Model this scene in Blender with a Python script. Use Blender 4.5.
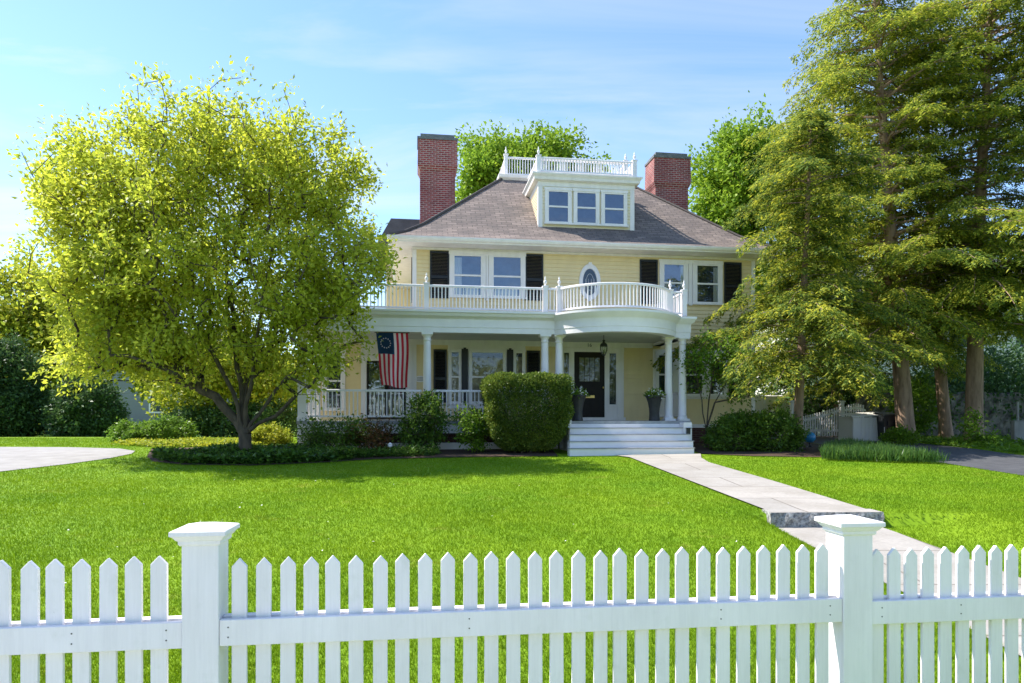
import bpy, math, random
import numpy as np
from mathutils import Vector, Matrix
for o in list(bpy.data.objects):
    bpy.data.objects.remove(o)
S = bpy.context.scene
COL = S.collection
R = math.radians
rng = np.random.default_rng(7)
random.seed(7)

# ---------------------------------------------------------------- camera, sky, sun, exposure
CAMZ = 0.98
cam = bpy.data.objects.new('camera', bpy.data.cameras.new('camera'))
COL.objects.link(cam)
cam.location = (0, 0, CAMZ)
cam.rotation_euler = (R(90), 0, 0)
cam.data.sensor_width = 36
cam.data.lens = 24.0
cam.data.shift_y = (418 - 341.5) / 1024
cam.data.clip_start = 0.05
cam.data.clip_end = 3000
S.camera = cam

SUN_EL, SUN_AZ = 52.0, 13.0          # elevation; azimuth: degrees from -X towards +Y
w = bpy.data.worlds.new('World')
S.world = w
w.use_nodes = True
nt = w.node_tree
nt.nodes.clear()
wout = nt.nodes.new('ShaderNodeOutputWorld')
bg = nt.nodes.new('ShaderNodeBackground')
sky = nt.nodes.new('ShaderNodeTexSky')
sky.sky_type = 'NISHITA'
sky.sun_disc = False
sky.sun_elevation = R(SUN_EL)
sky.sun_rotation = R(-(90 - SUN_AZ))
sky.air_density = 0.9
sky.dust_density = 0.1
sky.ozone_density = 4.5
bg.inputs['Strength'].default_value = 0.094
# thin cirrus: streaky noise over the direction, projected on a high flat layer
tc = nt.nodes.new('ShaderNodeTexCoord')
sep = nt.nodes.new('ShaderNodeSeparateXYZ')
nt.links.new(tc.outputs['Generated'], sep.inputs[0])
def wmath(op, a, b=None, clamp=False):
    n = nt.nodes.new('ShaderNodeMath'); n.operation = op; n.use_clamp = clamp
    for i, v in enumerate((a, b)):
        if v is None: continue
        if isinstance(v, (int, float)): n.inputs[i].default_value = v
        else: nt.links.new(v, n.inputs[i])
    return n.outputs[0]
zz = wmath('ADD', wmath('MAXIMUM', sep.outputs[2], 0.0), 0.12)
cmb = nt.nodes.new('ShaderNodeCombineXYZ')
nt.links.new(wmath('DIVIDE', sep.outputs[0], zz), cmb.inputs[0])
nt.links.new(wmath('DIVIDE', sep.outputs[1], zz), cmb.inputs[1])
mp = nt.nodes.new('ShaderNodeMapping')
mp.inputs['Rotation'].default_value = (0, 0, R(35))
mp.inputs['Scale'].default_value = (0.42, 1.5, 1)
mp.inputs['Location'].default_value = (0.4, 1.7, 0)
nt.links.new(cmb.outputs[0], mp.inputs[0])
nz = nt.nodes.new('ShaderNodeTexNoise')
nz.inputs['Scale'].default_value = 1.5
nz.inputs['Detail'].default_value = 7
nz.inputs['Roughness'].default_value = 0.58
nz.inputs['Distortion'].default_value = 0.7
nt.links.new(mp.outputs[0], nz.inputs['Vector'])
cr = nt.nodes.new('ShaderNodeMapRange')
cr.inputs['From Min'].default_value = 0.47
cr.inputs['From Max'].default_value = 0.70
nt.links.new(nz.outputs['Fac'], cr.inputs['Value'])
# more veil towards the sun side (left)
side = wmath('MULTIPLY_ADD', sep.outputs[0], -0.55); nt.nodes[-1].inputs[2].default_value = 0.42
side = wmath('MAXIMUM', side, 0.3)
veil = wmath('MULTIPLY', cr.outputs[0], side, True)
low = wmath('MULTIPLY', wmath('POWER', wmath('SUBTRACT', 1.0, wmath('MAXIMUM', sep.outputs[2], 0.0)), 5.0), 0.22)
veil = wmath('ADD', veil, wmath('MULTIPLY', low, wmath('ADD', side, 0.25)), True)
mx = nt.nodes.new('ShaderNodeMix'); mx.data_type = 'RGBA'
nt.links.new(veil, mx.inputs[0])
nt.links.new(sky.outputs[0], mx.inputs[6])
mx.inputs[7].default_value = (3.0, 3.1, 3.35, 1)
nt.links.new(mx.outputs[2], bg.inputs['Color'])
nt.links.new(bg.outputs[0], wout.inputs['Surface'])

sd = Vector((-math.cos(R(SUN_EL)) * math.cos(R(SUN_AZ)), math.cos(R(SUN_EL)) * math.sin(R(SUN_AZ)), math.sin(R(SUN_EL))))
sl = bpy.data.lights.new('sun', 'SUN')
sl.energy = 2.55
sl.angle = R(0.5)
sl.color = (1.0, 0.95, 0.86)
sun = bpy.data.objects.new('sun', sl)
sun.rotation_euler = sd.to_track_quat('Z', 'Y').to_euler()
sun.location = sd * 60
COL.objects.link(sun)
vs = S.view_settings
vs.view_transform = 'Standard'
vs.look = 'None'
vs.exposure = 1.88
vs.gamma = 1
vs.use_curve_mapping = False
S.render.engine = 'CYCLES'
S.cycles.max_bounces = 8
S.cycles.diffuse_bounces = 4
S.cycles.transmission_bounces = 5
S.cycles.transparent_max_bounces = 6
S.cycles.use_denoising = True

# ---------------------------------------------------------------- materials
def new_mat(name):
    m = bpy.data.materials.new(name); m.use_nodes = True
    n = m.node_tree.nodes
    return m, m.node_tree, n['Principled BSDF']
def link(t, a, b): t.links.new(a, b)
def noise(t, scale, detail=4, rough=0.6, coord='Object', stretch=None):
    c = t.nodes.new('ShaderNodeTexCoord')
    v = c.outputs[coord]
    if stretch:
        mpn = t.nodes.new('ShaderNodeMapping'); mpn.inputs['Scale'].default_value = stretch
        link(t, v, mpn.inputs[0]); v = mpn.outputs[0]
    n = t.nodes.new('ShaderNodeTexNoise')
    n.inputs['Scale'].default_value = scale; n.inputs['Detail'].default_value = detail; n.inputs['Roughness'].default_value = rough
    link(t, v, n.inputs['Vector'])
    return n.outputs['Fac']
def ramp(t, fac, stops):
    r = t.nodes.new('ShaderNodeValToRGB'); e = r.color_ramp.elements
    e[0].position, e[0].color = stops[0][0], (*stops[0][1], 1)
    e[1].position, e[1].color = stops[-1][0], (*stops[-1][1], 1)
    for p, c in stops[1:-1]:
        x = e.new(p); x.color = (*c, 1)
    link(t, fac, r.inputs[0])
    return r.outputs[0]
def mixc(t, fac, a, b, mode='MIX'):
    n = t.nodes.new('ShaderNodeMix'); n.data_type = 'RGBA'; n.blend_type = mode
    for i, v in ((0, fac), (6, a), (7, b)):
        if isinstance(v, (int, float)): n.inputs[i].default_value = v
        elif isinstance(v, tuple): n.inputs[i].default_value = (*v, 1)
        else: link(t, v, n.inputs[i])
    return n.outputs[2]
def bump(t, h, strength, dist, bsdf):
    b = t.nodes.new('ShaderNodeBump'); b.inputs['Strength'].default_value = strength; b.inputs['Distance'].default_value = dist
    link(t, h, b.inputs['Height']); link(t, b.outputs[0], bsdf.inputs['Normal'])
def plain(name, c1, c2=None, scale=6, rough=0.6, stretch=None, bmp=0.0, bscale=40, metal=0, spec=0.4):
    m, t, b = new_mat(name)
    c2 = c2 or tuple(x * 0.88 for x in c1)
    f = noise(t, scale, 5, 0.6, 'Object', stretch)
    link(t, ramp(t, f, [(0.3, c2), (0.65, c1)]), b.inputs['Base Color'])
    b.inputs['Roughness'].default_value = rough
    b.inputs['Metallic'].default_value = metal
    b.inputs['Specular IOR Level'].default_value = spec
    if bmp: bump(t, noise(t, bscale, 4, 0.6, 'Object', stretch), bmp, 0.004, b)
    return m
def leafmat(name, cols, trans=0.45, rough=0.5, patch=0.6):
    """leaf green that varies per leaf and in soft patches; lets light through"""
    m, t, b = new_mat(name)
    g = t.nodes.new('ShaderNodeNewGeometry')
    f = noise(t, patch, 3, 0.6)
    mth = t.nodes.new('ShaderNodeMath'); mth.operation = 'MULTIPLY_ADD'
    link(t, f, mth.inputs[0]); mth.inputs[1].default_value = 1.0
    sc = t.nodes.new('ShaderNodeMath'); sc.operation = 'MULTIPLY_ADD'
    link(t, g.outputs['Random Per Island'], sc.inputs[0]); sc.inputs[1].default_value = 0.7; sc.inputs[2].default_value = -0.35
    link(t, sc.outputs[0], mth.inputs[2])
    n = len(cols)
    c = ramp(t, mth.outputs[0], [(0.15 + 0.7 * i / (n - 1), cols[i]) for i in range(n)])
    link(t, c, b.inputs['Base Color'])
    b.inputs['Roughness'].default_value = rough
    b.inputs['Specular IOR Level'].default_value = 0.3
    tr = t.nodes.new('ShaderNodeBsdfTranslucent')
    tint = mixc(t, 0.9, c, (1.0, 1.0, 0.45), 'MULTIPLY')
    br = t.nodes.new('ShaderNodeBrightContrast'); br.inputs['Bright'].default_value = 0.03
    link(t, tint, br.inputs[0]); link(t, br.outputs[0], tr.inputs[0])
    ms = t.nodes.new('ShaderNodeMixShader'); ms.inputs[0].default_value = trans
    link(t, b.outputs[0], ms.inputs[1]); link(t, tr.outputs[0], ms.inputs[2])
    link(t, ms.outputs[0], t.nodes['Material Output'].inputs[0])
    return m

M = {}
M['white'] = plain('white_paint', (0.84, 0.80, 0.81), (0.77, 0.73, 0.74), 3, 0.5, None, 0.15, 60)
M['trim'] = plain('house_trim_paint', (0.86, 0.81, 0.78), (0.76, 0.71, 0.68), 5, 0.5, (1, 1, 0.2))
def fencemat():
    m, t, b = new_mat('weathered_fence_paint')
    g = noise(t, 60, 5, 0.65, 'Object', (1, 1, 0.05)); p = noise(t, 4, 5, 0.6, 'Object', (1, 1, 0.4)); c = noise(t, 38, 6, 0.75, 'Object', (1, 1, 0.45)); q = noise(t, 9, 4, 0.6)
    col = ramp(t, p, [(0.3, (0.76, 0.735, 0.74)), (0.65, (0.85, 0.82, 0.835))])
    col = mixc(t, 0.5, col, ramp(t, g, [(0.3, (0.90, 0.90, 0.91)), (0.6, (1.03, 1.03, 1.03))]), 'MULTIPLY')
    chip = ramp(t, c, [(0.70, (0, 0, 0)), (0.735, (1, 1, 1))])
    col = mixc(t, chip, col, (0.42, 0.39, 0.36))
    col = mixc(t, ramp(t, q, [(0.60, (0, 0, 0)), (0.8, (0.35, 0.35, 0.35))]), col, (0.55, 0.56, 0.50))
    link(t, col, b.inputs['Base Color']); b.inputs['Roughness'].default_value = 0.5; b.inputs['Specular IOR Level'].default_value = 0.3
    bump(t, g, 0.5, 0.003, b)
    return m
M['fence'] = fencemat()
M['yellow'] = plain('cream_clapboard_paint', (0.83, 0.675, 0.375), (0.75, 0.60, 0.33), 3, 0.6, (1, 1, 0.35))
M['cream'] = plain('pale_dormer_paint', (0.80, 0.72, 0.52), (0.76, 0.67, 0.48), 1.6, 0.6)
M['ceil'] = plain('porch_ceiling_paint', (0.62, 0.62, 0.57), None, 2, 0.6)
M['black'] = plain('shutter_paint', (0.012, 0.012, 0.014), (0.008, 0.008, 0.01), 4, 0.45)
M['door'] = plain('dark_door_paint', (0.014, 0.010, 0.009), None, 3, 0.5, spec=0.2)
M['iron'] = plain('black_iron', (0.012, 0.012, 0.012), None, 8, 0.4, spec=0.5)
M['brass'] = plain('brass', (0.6, 0.42, 0.16), None, 8, 0.35, metal=1)
M['tread'] = plain('grey_deck_paint', (0.36, 0.36, 0.37), (0.22, 0.225, 0.235), 5, 0.6)
M['stone_cap'] = plain('grey_chimney_cap', (0.17, 0.18, 0.18), (0.10, 0.11, 0.11), 4, 0.8, bmp=0.4)
M['bark'] = plain('smooth_grey_bark', (0.11, 0.085, 0.06), (0.04, 0.032, 0.024), 9, 0.9, (1, 1, 0.35), 0.9, 30)
M['conbark'] = plain('red_brown_bark', (0.40, 0.27, 0.19), (0.17, 0.11, 0.075), 7, 0.95, (1, 1, 0.22), 1.0, 22)
M['mulch'] = plain('bark_mulch', (0.085, 0.05, 0.03), (0.03, 0.018, 0.012), 30, 1.0, None, 1.0, 60)
M['asphalt'] = plain('asphalt', (0.085, 0.085, 0.09), (0.05, 0.05, 0.055), 3, 0.9, None, 0.6, 120)
M['concrete'] = plain('concrete_pavement', (0.56, 0.55, 0.53), (0.48, 0.47, 0.45), 2.5, 0.9, None, 0.5, 80)
M['gravel'] = plain('pale_driveway', (0.33, 0.31, 0.30), (0.25, 0.235, 0.225), 2.5, 0.95, None, 0.6, 90)
M['planter'] = plain('dark_bronze_planter', (0.05, 0.048, 0.048), (0.03, 0.03, 0.03), 6, 0.5)
M['grey'] = plain('weathered_grey_wood', (0.33, 0.32, 0.30), (0.22, 0.21, 0.20), 5, 0.8, (1, 1, 0.3))
M['bin'] = plain('dark_plastic', (0.02, 0.022, 0.024), None, 5, 0.45)
M['pale'] = plain('pale_siding', (0.68, 0.64, 0.58), (0.60, 0.57, 0.52), 1, 0.7)
M['greyside'] = plain('grey_siding', (0.22, 0.23, 0.25), None, 1, 0.7)
M['slate'] = plain('grey_roofing', (0.13, 0.13, 0.14), (0.09, 0.09, 0.10), 3, 0.85)
M['curtain'] = plain('curtain_cloth', (0.62, 0.60, 0.56), (0.5, 0.48, 0.45), 3, 0.9)
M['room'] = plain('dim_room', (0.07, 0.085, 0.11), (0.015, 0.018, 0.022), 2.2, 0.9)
M['tan_reflection'] = plain('tan_window_reflection', (0.58, 0.46, 0.30), (0.16, 0.12, 0.075), 7, 0.9)  # mottled tan stands in for trees reflected in the porch windows
def clothmat(name, c):
    m, t, b = new_mat(name)
    b.inputs['Base Color'].default_value = (*c, 1); b.inputs['Roughness'].default_value = 0.85
    tr = t.nodes.new('ShaderNodeBsdfTranslucent'); tr.inputs[0].default_value = (*c, 1)
    ms = t.nodes.new('ShaderNodeMixShader'); ms.inputs[0].default_value = 0.4
    link(t, b.outputs[0], ms.inputs[1]); link(t, tr.outputs[0], ms.inputs[2]); link(t, ms.outputs[0], t.nodes['Material Output'].inputs[0])
    bump(t, noise(t, 4, 3), 0.3, 0.03, b)
    return m
M['leaded'] = plain('leaded_glass_pattern', (0.16, 0.15, 0.12), (0.035, 0.035, 0.03), 9, 0.6)
M['red'] = clothmat('flag_red', (0.55, 0.02, 0.045)); M['flagwhite'] = clothmat('flag_white', (0.82, 0.66, 0.66)); M['navy'] = clothmat('flag_blue', (0.008, 0.035, 0.085))
M['blue'] = plain('blue_plastic', (0.03, 0.22, 0.42), None, 4, 0.3)
M['soil'] = plain('bare_soil', (0.20, 0.13, 0.08), (0.10, 0.07, 0.045), 12, 1.0, None, 0.8, 60)

def brickmat(name, c1, c2, mortar, bw, bh, ms, bmp=0.6, coord='UV', patchy=None):
    m, t, b = new_mat(name)
    c = t.nodes.new('ShaderNodeTexCoord')
    br = t.nodes.new('ShaderNodeTexBrick')
    br.inputs['Scale'].default_value = 1
    br.inputs['Brick Width'].default_value = bw; br.inputs['Row Height'].default_value = bh
    br.inputs['Mortar Size'].default_value = ms; br.inputs['Bias'].default_value = 0.0
    br.inputs['Color1'].default_value = (*c1, 1); br.inputs['Color2'].default_value = (*c2, 1); br.inputs['Mortar'].default_value = (*mortar, 1)
    link(t, c.outputs[coord], br.inputs['Vector'])
    col = br.outputs['Color']
    f = noise(t, 1.3 if patchy else 3, 6, 0.65)
    if patchy: col = mixc(t, ramp_f(t, f), col, patchy)
    f2 = noise(t, 25, 3, 0.7)
    col = mixc(t, 0.5, col, ramp(t, f2, [(0.2, (0.55, 0.55, 0.55)), (0.8, (1.25, 1.2, 1.15))]), 'MULTIPLY')
    link(t, col, b.inputs['Base Color'])
    b.inputs['Roughness'].default_value = 0.9
    inv = t.nodes.new('ShaderNodeMath'); inv.operation = 'SUBTRACT'; inv.inputs[0].default_value = 1
    link(t, br.outputs['Fac'], inv.inputs[1])
    bump(t, inv.outputs[0], bmp, 0.01, b)
    return m
def ramp_f(t, f):
    r = t.nodes.new('ShaderNodeMapRange'); r.inputs['From Min'].default_value = 0.42; r.inputs['From Max'].default_value = 0.72
    r.inputs['To Max'].default_value = 0.75
    link(t, f, r.inputs['Value']); return r.outputs[0]
M['brick'] = brickmat('red_brick', (0.34, 0.06, 0.055), (0.20, 0.035, 0.035), (0.42, 0.31, 0.28), 0.22, 0.075, 0.013, 0.6, 'UV', (0.16, 0.035, 0.035))
M['darkbrick'] = brickmat('foundation_brick', (0.10, 0.03, 0.022), (0.06, 0.02, 0.018), (0.12, 0.08, 0.07), 0.22, 0.075, 0.012)
M['shingle'] = brickmat('brown_asphalt_shingle', (0.28, 0.22, 0.19), (0.165, 0.13, 0.115), (0.085, 0.07, 0.064), 0.32, 0.14, 0.012, 0.5, 'UV', (0.10, 0.085, 0.08))
M['flag_stone'] = brickmat('bluestone_slabs', (0.39, 0.36, 0.325), (0.33, 0.31, 0.285), (0.17, 0.15, 0.13), 1.9, 1.25, 0.014, 0.5, 'Object', (0.24, 0.215, 0.18))
M['rubble'] = plain('field_stone', (0.26, 0.235, 0.20), (0.05, 0.045, 0.04), 3.2, 0.95, None, 1.0, 6)
def granite():
    m, t, b = new_mat('rough_granite')
    v = t.nodes.new('ShaderNodeTexVoronoi'); v.inputs['Scale'].default_value = 22
    c = t.nodes.new('ShaderNodeTexCoord'); link(t, c.outputs['Object'], v.inputs['Vector'])
    f = noise(t, 18, 6, 0.7)
    col = mixc(t, 0.5, ramp(t, f, [(0.35, (0.10, 0.10, 0.10)), (0.62, (0.55, 0.53, 0.50))]), v.outputs['Color'], 'SOFT_LIGHT')
    link(t, ramp(t, f, [(0.35, (0.10, 0.10, 0.105)), (0.62, (0.50, 0.49, 0.47))]), b.inputs['Base Color'])
    b.inputs['Roughness'].default_value = 0.9
    bump(t, f, 1.0, 0.03, b)
    return m
M['granite'] = granite()
def glass(name, tint=(0.75, 0.82, 0.95), refl=0.15):
    m, t, b = new_mat(name)
    t.nodes.remove(b)
    g = t.nodes.new('ShaderNodeBsdfGlossy'); g.inputs['Roughness'].default_value = 0.02; g.inputs['Color'].default_value = (*tint, 1)
    bm_ = t.nodes.new('ShaderNodeBump'); bm_.inputs['Strength'].default_value = 0.12; bm_.inputs['Distance'].default_value = 0.05
    link(t, noise(t, 1.5, 2), bm_.inputs['Height']); link(t, bm_.outputs[0], g.inputs['Normal'])
    tr = t.nodes.new('ShaderNodeBsdfTransparent'); tr.inputs[0].default_value = (0.82, 0.86, 0.88, 1)
    lw = t.nodes.new('ShaderNodeLayerWeight'); lw.inputs[0].default_value = 0.25
    mr = t.nodes.new('ShaderNodeMapRange'); mr.inputs['To Min'].default_value = refl; mr.inputs['To Max'].default_value = 1
    link(t, lw.outputs['Fresnel'], mr.inputs['Value'])
    ms = t.nodes.new('ShaderNodeMixShader')
    link(t, mr.outputs[0], ms.inputs[0]); link(t, tr.outputs[0], ms.inputs[1]); link(t, g.outputs[0], ms.inputs[2])
    link(t, ms.outputs[0], t.nodes['Material Output'].inputs[0])
    return m
M['glass'] = glass('window_glass')
M['porch_glass'] = glass('shaded_window_glass', (0.75, 0.80, 0.85), 0.05)
M['lampglass'] = glass('lantern_glass', (0.9, 0.9, 0.9), 0.08)

def grassmat(name, blades):
    m, t, b = new_mat(name)
    f = noise(t, 0.55, 5, 0.6)
    f2 = noise(t, 2.6, 5, 0.65)
    lo, hi = ((0.11, 0.215, 0.008), (0.205, 0.335, 0.014))
    c = ramp(t, f2, [(0.25, lo), (0.75, hi)])
    c = mixc(t, 0.45, c, ramp(t, f, [(0.3, (0.105, 0.225, 0.008)), (0.7, (0.24, 0.34, 0.014))]))
    dry = t.nodes.new('ShaderNodeMapRange'); dry.inputs['From Min'].default_value = 0.59; dry.inputs['From Max'].default_value = 0.76; dry.inputs['To Max'].default_value = 0.55
    link(t, noise(t, 1.3, 6, 0.7, 'Object', (1, 1.6, 1)), dry.inputs['Value'])
    c = mixc(t, dry.outputs[0], c, (0.34, 0.30, 0.07))
    if blades:
        g = t.nodes.new('ShaderNodeNewGeometry')
        c = mixc(t, 0.45, c, ramp(t, g.outputs['Random Per Island'], [(0, (0.6, 0.65, 0.5)), (0.9, (1.3, 1.25, 1.0)), (1.0, (1.7, 1.45, 1.4))]), 'MULTIPLY')
        tr = t.nodes.new('ShaderNodeBsdfTranslucent')
        link(t, mixc(t, 0.8, c, (1.2, 1.1, 0.3), 'MULTIPLY'), tr.inputs[0])
        ms = t.nodes.new('ShaderNodeMixShader'); ms.inputs[0].default_value = 0.4
        link(t, b.outputs[0], ms.inputs[1]); link(t, tr.outputs[0], ms.inputs[2])
        link(t, ms.outputs[0], t.nodes['Material Output'].inputs[0])
    link(t, c, b.inputs['Base Color'])
    b.inputs['Roughness'].default_value = 0.75
    b.inputs['Specular IOR Level'].default_value = 0.15
    return m
M['lawn'] = grassmat('lawn_turf', False)
M['blade'] = grassmat('grass_blades', True)

M['lf_magnolia'] = leafmat('spring_magnolia_leaf', [(0.32, 0.39, 0.035), (0.48, 0.53, 0.045), (0.66, 0.67, 0.08)], 0.58, 0.5, 0.5)
M['lf_hemlock'] = leafmat('hemlock_needle', [(0.07, 0.135, 0.02), (0.24, 0.31, 0.03), (0.56, 0.54, 0.05)], 0.5, 0.6, 0.9)
M['lf_front'] = leafmat('front_conifer_needle', [(0.055, 0.115, 0.02), (0.17, 0.24, 0.028), (0.56, 0.53, 0.045)], 0.47, 0.6, 1.1)
M['lf_maple'] = leafmat('maple_leaf', [(0.15, 0.27, 0.014), (0.23, 0.37, 0.018), (0.33, 0.46, 0.025)], 0.45, 0.5, 0.5)
M['lf_gold'] = leafmat('yellow_green_leaf', [(0.20, 0.27, 0.01), (0.33, 0.37, 0.015), (0.46, 0.44, 0.02)], 0.5, 0.5, 0.5)
M['lf_yew'] = leafmat('dark_yew_needle', [(0.035, 0.085, 0.024), (0.06, 0.13, 0.034), (0.10, 0.19, 0.045)], 0.3, 0.5, 0.8)
M['lf_box'] = leafmat('hedge_leaf', [(0.055, 0.11, 0.014), (0.115, 0.18, 0.02), (0.24, 0.30, 0.04)], 0.35, 0.4, 1.5)
M['lf_shrub'] = leafmat('shrub_leaf', [(0.05, 0.11, 0.014), (0.085, 0.17, 0.018), (0.15, 0.25, 0.022)], 0.4, 0.4, 2.0)
M['lf_russet'] = leafmat('russet_new_leaf', [(0.06, 0.085, 0.012), (0.12, 0.07, 0.02), (0.20, 0.08, 0.03)], 0.4, 0.4, 2.0)
M['lf_bright'] = leafmat('bright_green_leaf', [(0.085, 0.18, 0.01), (0.14, 0.26, 0.012), (0.20, 0.33, 0.02)], 0.45, 0.45, 2.0)
M['lf_cover'] = leafmat('ground_cover_leaf', [(0.035, 0.095, 0.014), (0.065, 0.15, 0.018), (0.12, 0.22, 0.022)], 0.35, 0.35, 2.0)
M['lf_strap'] = leafmat('daffodil_blade', [(0.035, 0.095, 0.02), (0.065, 0.15, 0.026), (0.12, 0.21, 0.03)], 0.35, 0.4, 2.0)
M['petal'] = plain('white_petal', (0.8, 0.8, 0.75), None, 8, 0.7)
M['yellowpetal'] = leafmat('yellow_bloom', [(0.35, 0.36, 0.02), (0.5, 0.45, 0.03), (0.6, 0.5, 0.06)], 0.4, 0.5, 2.0)

# ---------------------------------------------------------------- mesh helpers
class MB:
    def __init__(s): s.v, s.f, s.uv, s.mi = [], [], [], []
    def face(s, pts, uv=None, mi=0):
        i = len(s.v); s.v += [tuple(p) for p in pts]; s.f.append(tuple(range(i, i + len(pts))))
        s.uv.append(uv or [(0, 0)] * len(pts)); s.mi.append(mi)
    def box(s, x0, x1, y0, y1, z0, z1, mi=0):
        P = lambda x, y, z: (x, y, z)
        for q in ([P(x0,y0,z0),P(x1,y0,z0),P(x1,y0,z1),P(x0,y0,z1)], [P(x1,y0,z0),P(x1,y1,z0),P(x1,y1,z1),P(x1,y0,z1)],
                  [P(x1,y1,z0),P(x0,y1,z0),P(x0,y1,z1),P(x1,y1,z1)], [P(x0,y1,z0),P(x0,y0,z0),P(x0,y0,z1),P(x0,y1,z1)],
                  [P(x0,y0,z1),P(x1,y0,z1),P(x1,y1,z1),P(x0,y1,z1)], [P(x0,y1,z0),P(x1,y1,z0),P(x1,y0,z0),P(x0,y0,z0)]):
            n = (Vector(q[1]) - Vector(q[0])).cross(Vector(q[2]) - Vector(q[0]))
            if abs(n.x) > max(abs(n.y), abs(n.z)): uv = [(p[1], p[2]) for p in q]
            elif abs(n.y) > abs(n.z): uv = [(p[0], p[2]) for p in q]
            else: uv = [(p[0], p[1]) for p in q]
            s.face(q, uv, mi)
        return s
    def lathe(s, prof, cx=0, cy=0, n=24, cap=True, flute=0, mi=0):
        rings = []
        for r, z in prof:
            rings.append([(cx + r * (1 + flute * math.cos(8 * 2 * math.pi * k / n)) * math.cos(2*math.pi*k/n), cy + r * (1 + flute * math.cos(8 * 2 * math.pi * k / n)) * math.sin(2*math.pi*k/n), z) for k in range(n)])
        for a, b in zip(rings, rings[1:]):
            for k in range(n):
                j = (k + 1) % n
                s.face([a[k], a[j], b[j], b[k]], mi=mi)
        if cap:
            s.face(rings[0][::-1], mi=mi); s.face(rings[-1], mi=mi)
        return s
    def tube(s, pts, rad, n=8, mi=0, cap=True):
        pts = [Vector(p) for p in pts]; rings = []
        for i, p in enumerate(pts):
            d = (pts[min(i+1, len(pts)-1)] - pts[max(i-1, 0)]).normalized()
            u = d.orthogonal().normalized() if abs(d.z) > 0.9 else d.cross(Vector((0,0,1))).normalized()
            if abs(d.z) > 0.9: u = (Vector((1,0,0)) - d * d.x).normalized()
            v = d.cross(u)
            r = rad[i] if hasattr(rad, '__len__') else rad
            rings.append([p + (u * math.cos(2*math.pi*k/n) + v * math.sin(2*math.pi*k/n)) * r for k in range(n)])
        for a, b in zip(rings, rings[1:]):
            for k in range(n):
                j = (k + 1) % n
                s.face([a[k], a[j], b[j], b[k]], mi=mi)
        if cap: s.face(rings[0][::-1], mi=mi); s.face(rings[-1], mi=mi)
        return s
    def prism(s, poly, y0, y1, mi=0):
        """poly in (x,z), extruded along y"""
        n = len(poly)
        s.face([(x, y0, z) for x, z in poly], [(x, z) for x, z in poly], mi); s.face([(x, y1, z) for x, z in poly][::-1], [(x, z) for x, z in poly][::-1], mi)
        for i in range(n):
            (x, z), (X, Z) = poly[i], poly[(i + 1) % n]
            s.face([(X, y0, Z), (x, y0, z), (x, y1, z), (X, y1, Z)], mi=mi)
        return s
    def xyprism(s, poly, z0, z1, mi=0):
        n = len(poly)
        s.face([(x, y, z1) for x, y in poly], mi=mi); s.face([(x, y, z0) for x, y in poly][::-1], mi=mi)
        for i in range(n):
            (x, y), (X, Y) = poly[i], poly[(i + 1) % n]
            s.face([(x, y, z0), (X, Y, z0), (X, Y, z1), (x, y, z1)], mi=mi)
        return s
    def build(s, name, mat, parent=None, smooth=False, bevel=0):
        me = bpy.data.meshes.new(name)
        me.from_pydata(s.v, [], s.f)
        uvl = me.uv_layers.new(name='UVMap')
        flat = [c for f in s.uv for p in f for c in p]
        uvl.data.foreach_set('uv', flat)
        for m_ in (mat if isinstance(mat, (list, tuple)) else [mat]): me.materials.append(m_)
        me.polygons.foreach_set('material_index', s.mi)
        o = bpy.data.objects.new(name, me); COL.objects.link(o)
        if parent: o.parent = parent
        if smooth or bevel:
            import bmesh
            b = bmesh.new(); b.from_mesh(me)
            bmesh.ops.remove_doubles(b, verts=b.verts, dist=0.0003)
            bmesh.ops.recalc_face_normals(b, faces=b.faces)
            if bevel:
                ed = [e for e in b.edges if len(e.link_faces) == 2 and e.calc_face_angle(0) > 0.6]
                bmesh.ops.bevel(b, geom=ed, offset=bevel, segments=2, affect='EDGES', profile=0.5)
            b.to_mesh(me); b.free()
            if smooth:
                me.polygons.foreach_set('use_smooth', [True] * len(me.polygons))
                me.set_sharp_from_angle(angle=R(40))
        return o
def tag(o, label, cat, group=None):
    o['label'] = label; o['category'] = cat
    if group: o['group'] = group
    return o
def struct(o): o['kind'] = 'structure'; return o
def stuff(o): o['kind'] = 'stuff'; return o
def empty(name, loc=(0, 0, 0), rz=0, label=None, cat=None, group=None):
    o = bpy.data.objects.new(name, None); COL.objects.link(o)
    o.location = loc; o.rotation_euler = (0, 0, rz); o.empty_display_size = 0.2
    if label: tag(o, label, cat, group)
    return o
def npmesh(name, V, F, mat, parent=None):
    """V (n,3); F (m,k) same-size faces"""
    me = bpy.data.meshes.new(name)
    k = F.shape[1]
    me.vertices.add(len(V)); me.vertices.foreach_set('co', V.astype(np.float32).ravel())
    me.loops.add(F.size); me.loops.foreach_set('vertex_index', F.astype(np.int32).ravel())
    me.polygons.add(len(F)); me.polygons.foreach_set('loop_start', np.arange(0, F.size, k, dtype=np.int32))
    me.update(calc_edges=True)
    me.materials.append(mat)
    o = bpy.data.objects.new(name, me); COL.objects.link(o)
    if parent: o.parent = parent
    return o
def norm(a): return a / np.maximum(np.linalg.norm(a, axis=-1, keepdims=True), 1e-9)
def leaf_mesh(name, C, D, N, L, W, mat, parent=None, fold=0.15):
    D = norm(D); Sd = norm(np.cross(D, N)); Nn = np.cross(Sd, D)
    L = L[:, None]; W = W[:, None]
    V = np.stack([C, C + D*L*0.45 + Sd*W*0.5 + Nn*W*fold, C + D*L - Nn*L*0.12, C + D*L*0.45 - Sd*W*0.5 + Nn*W*fold], 1).reshape(-1, 3)
    F = np.arange(len(V)).reshape(-1, 4)
    return npmesh(name, V, F, mat, parent)
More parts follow.
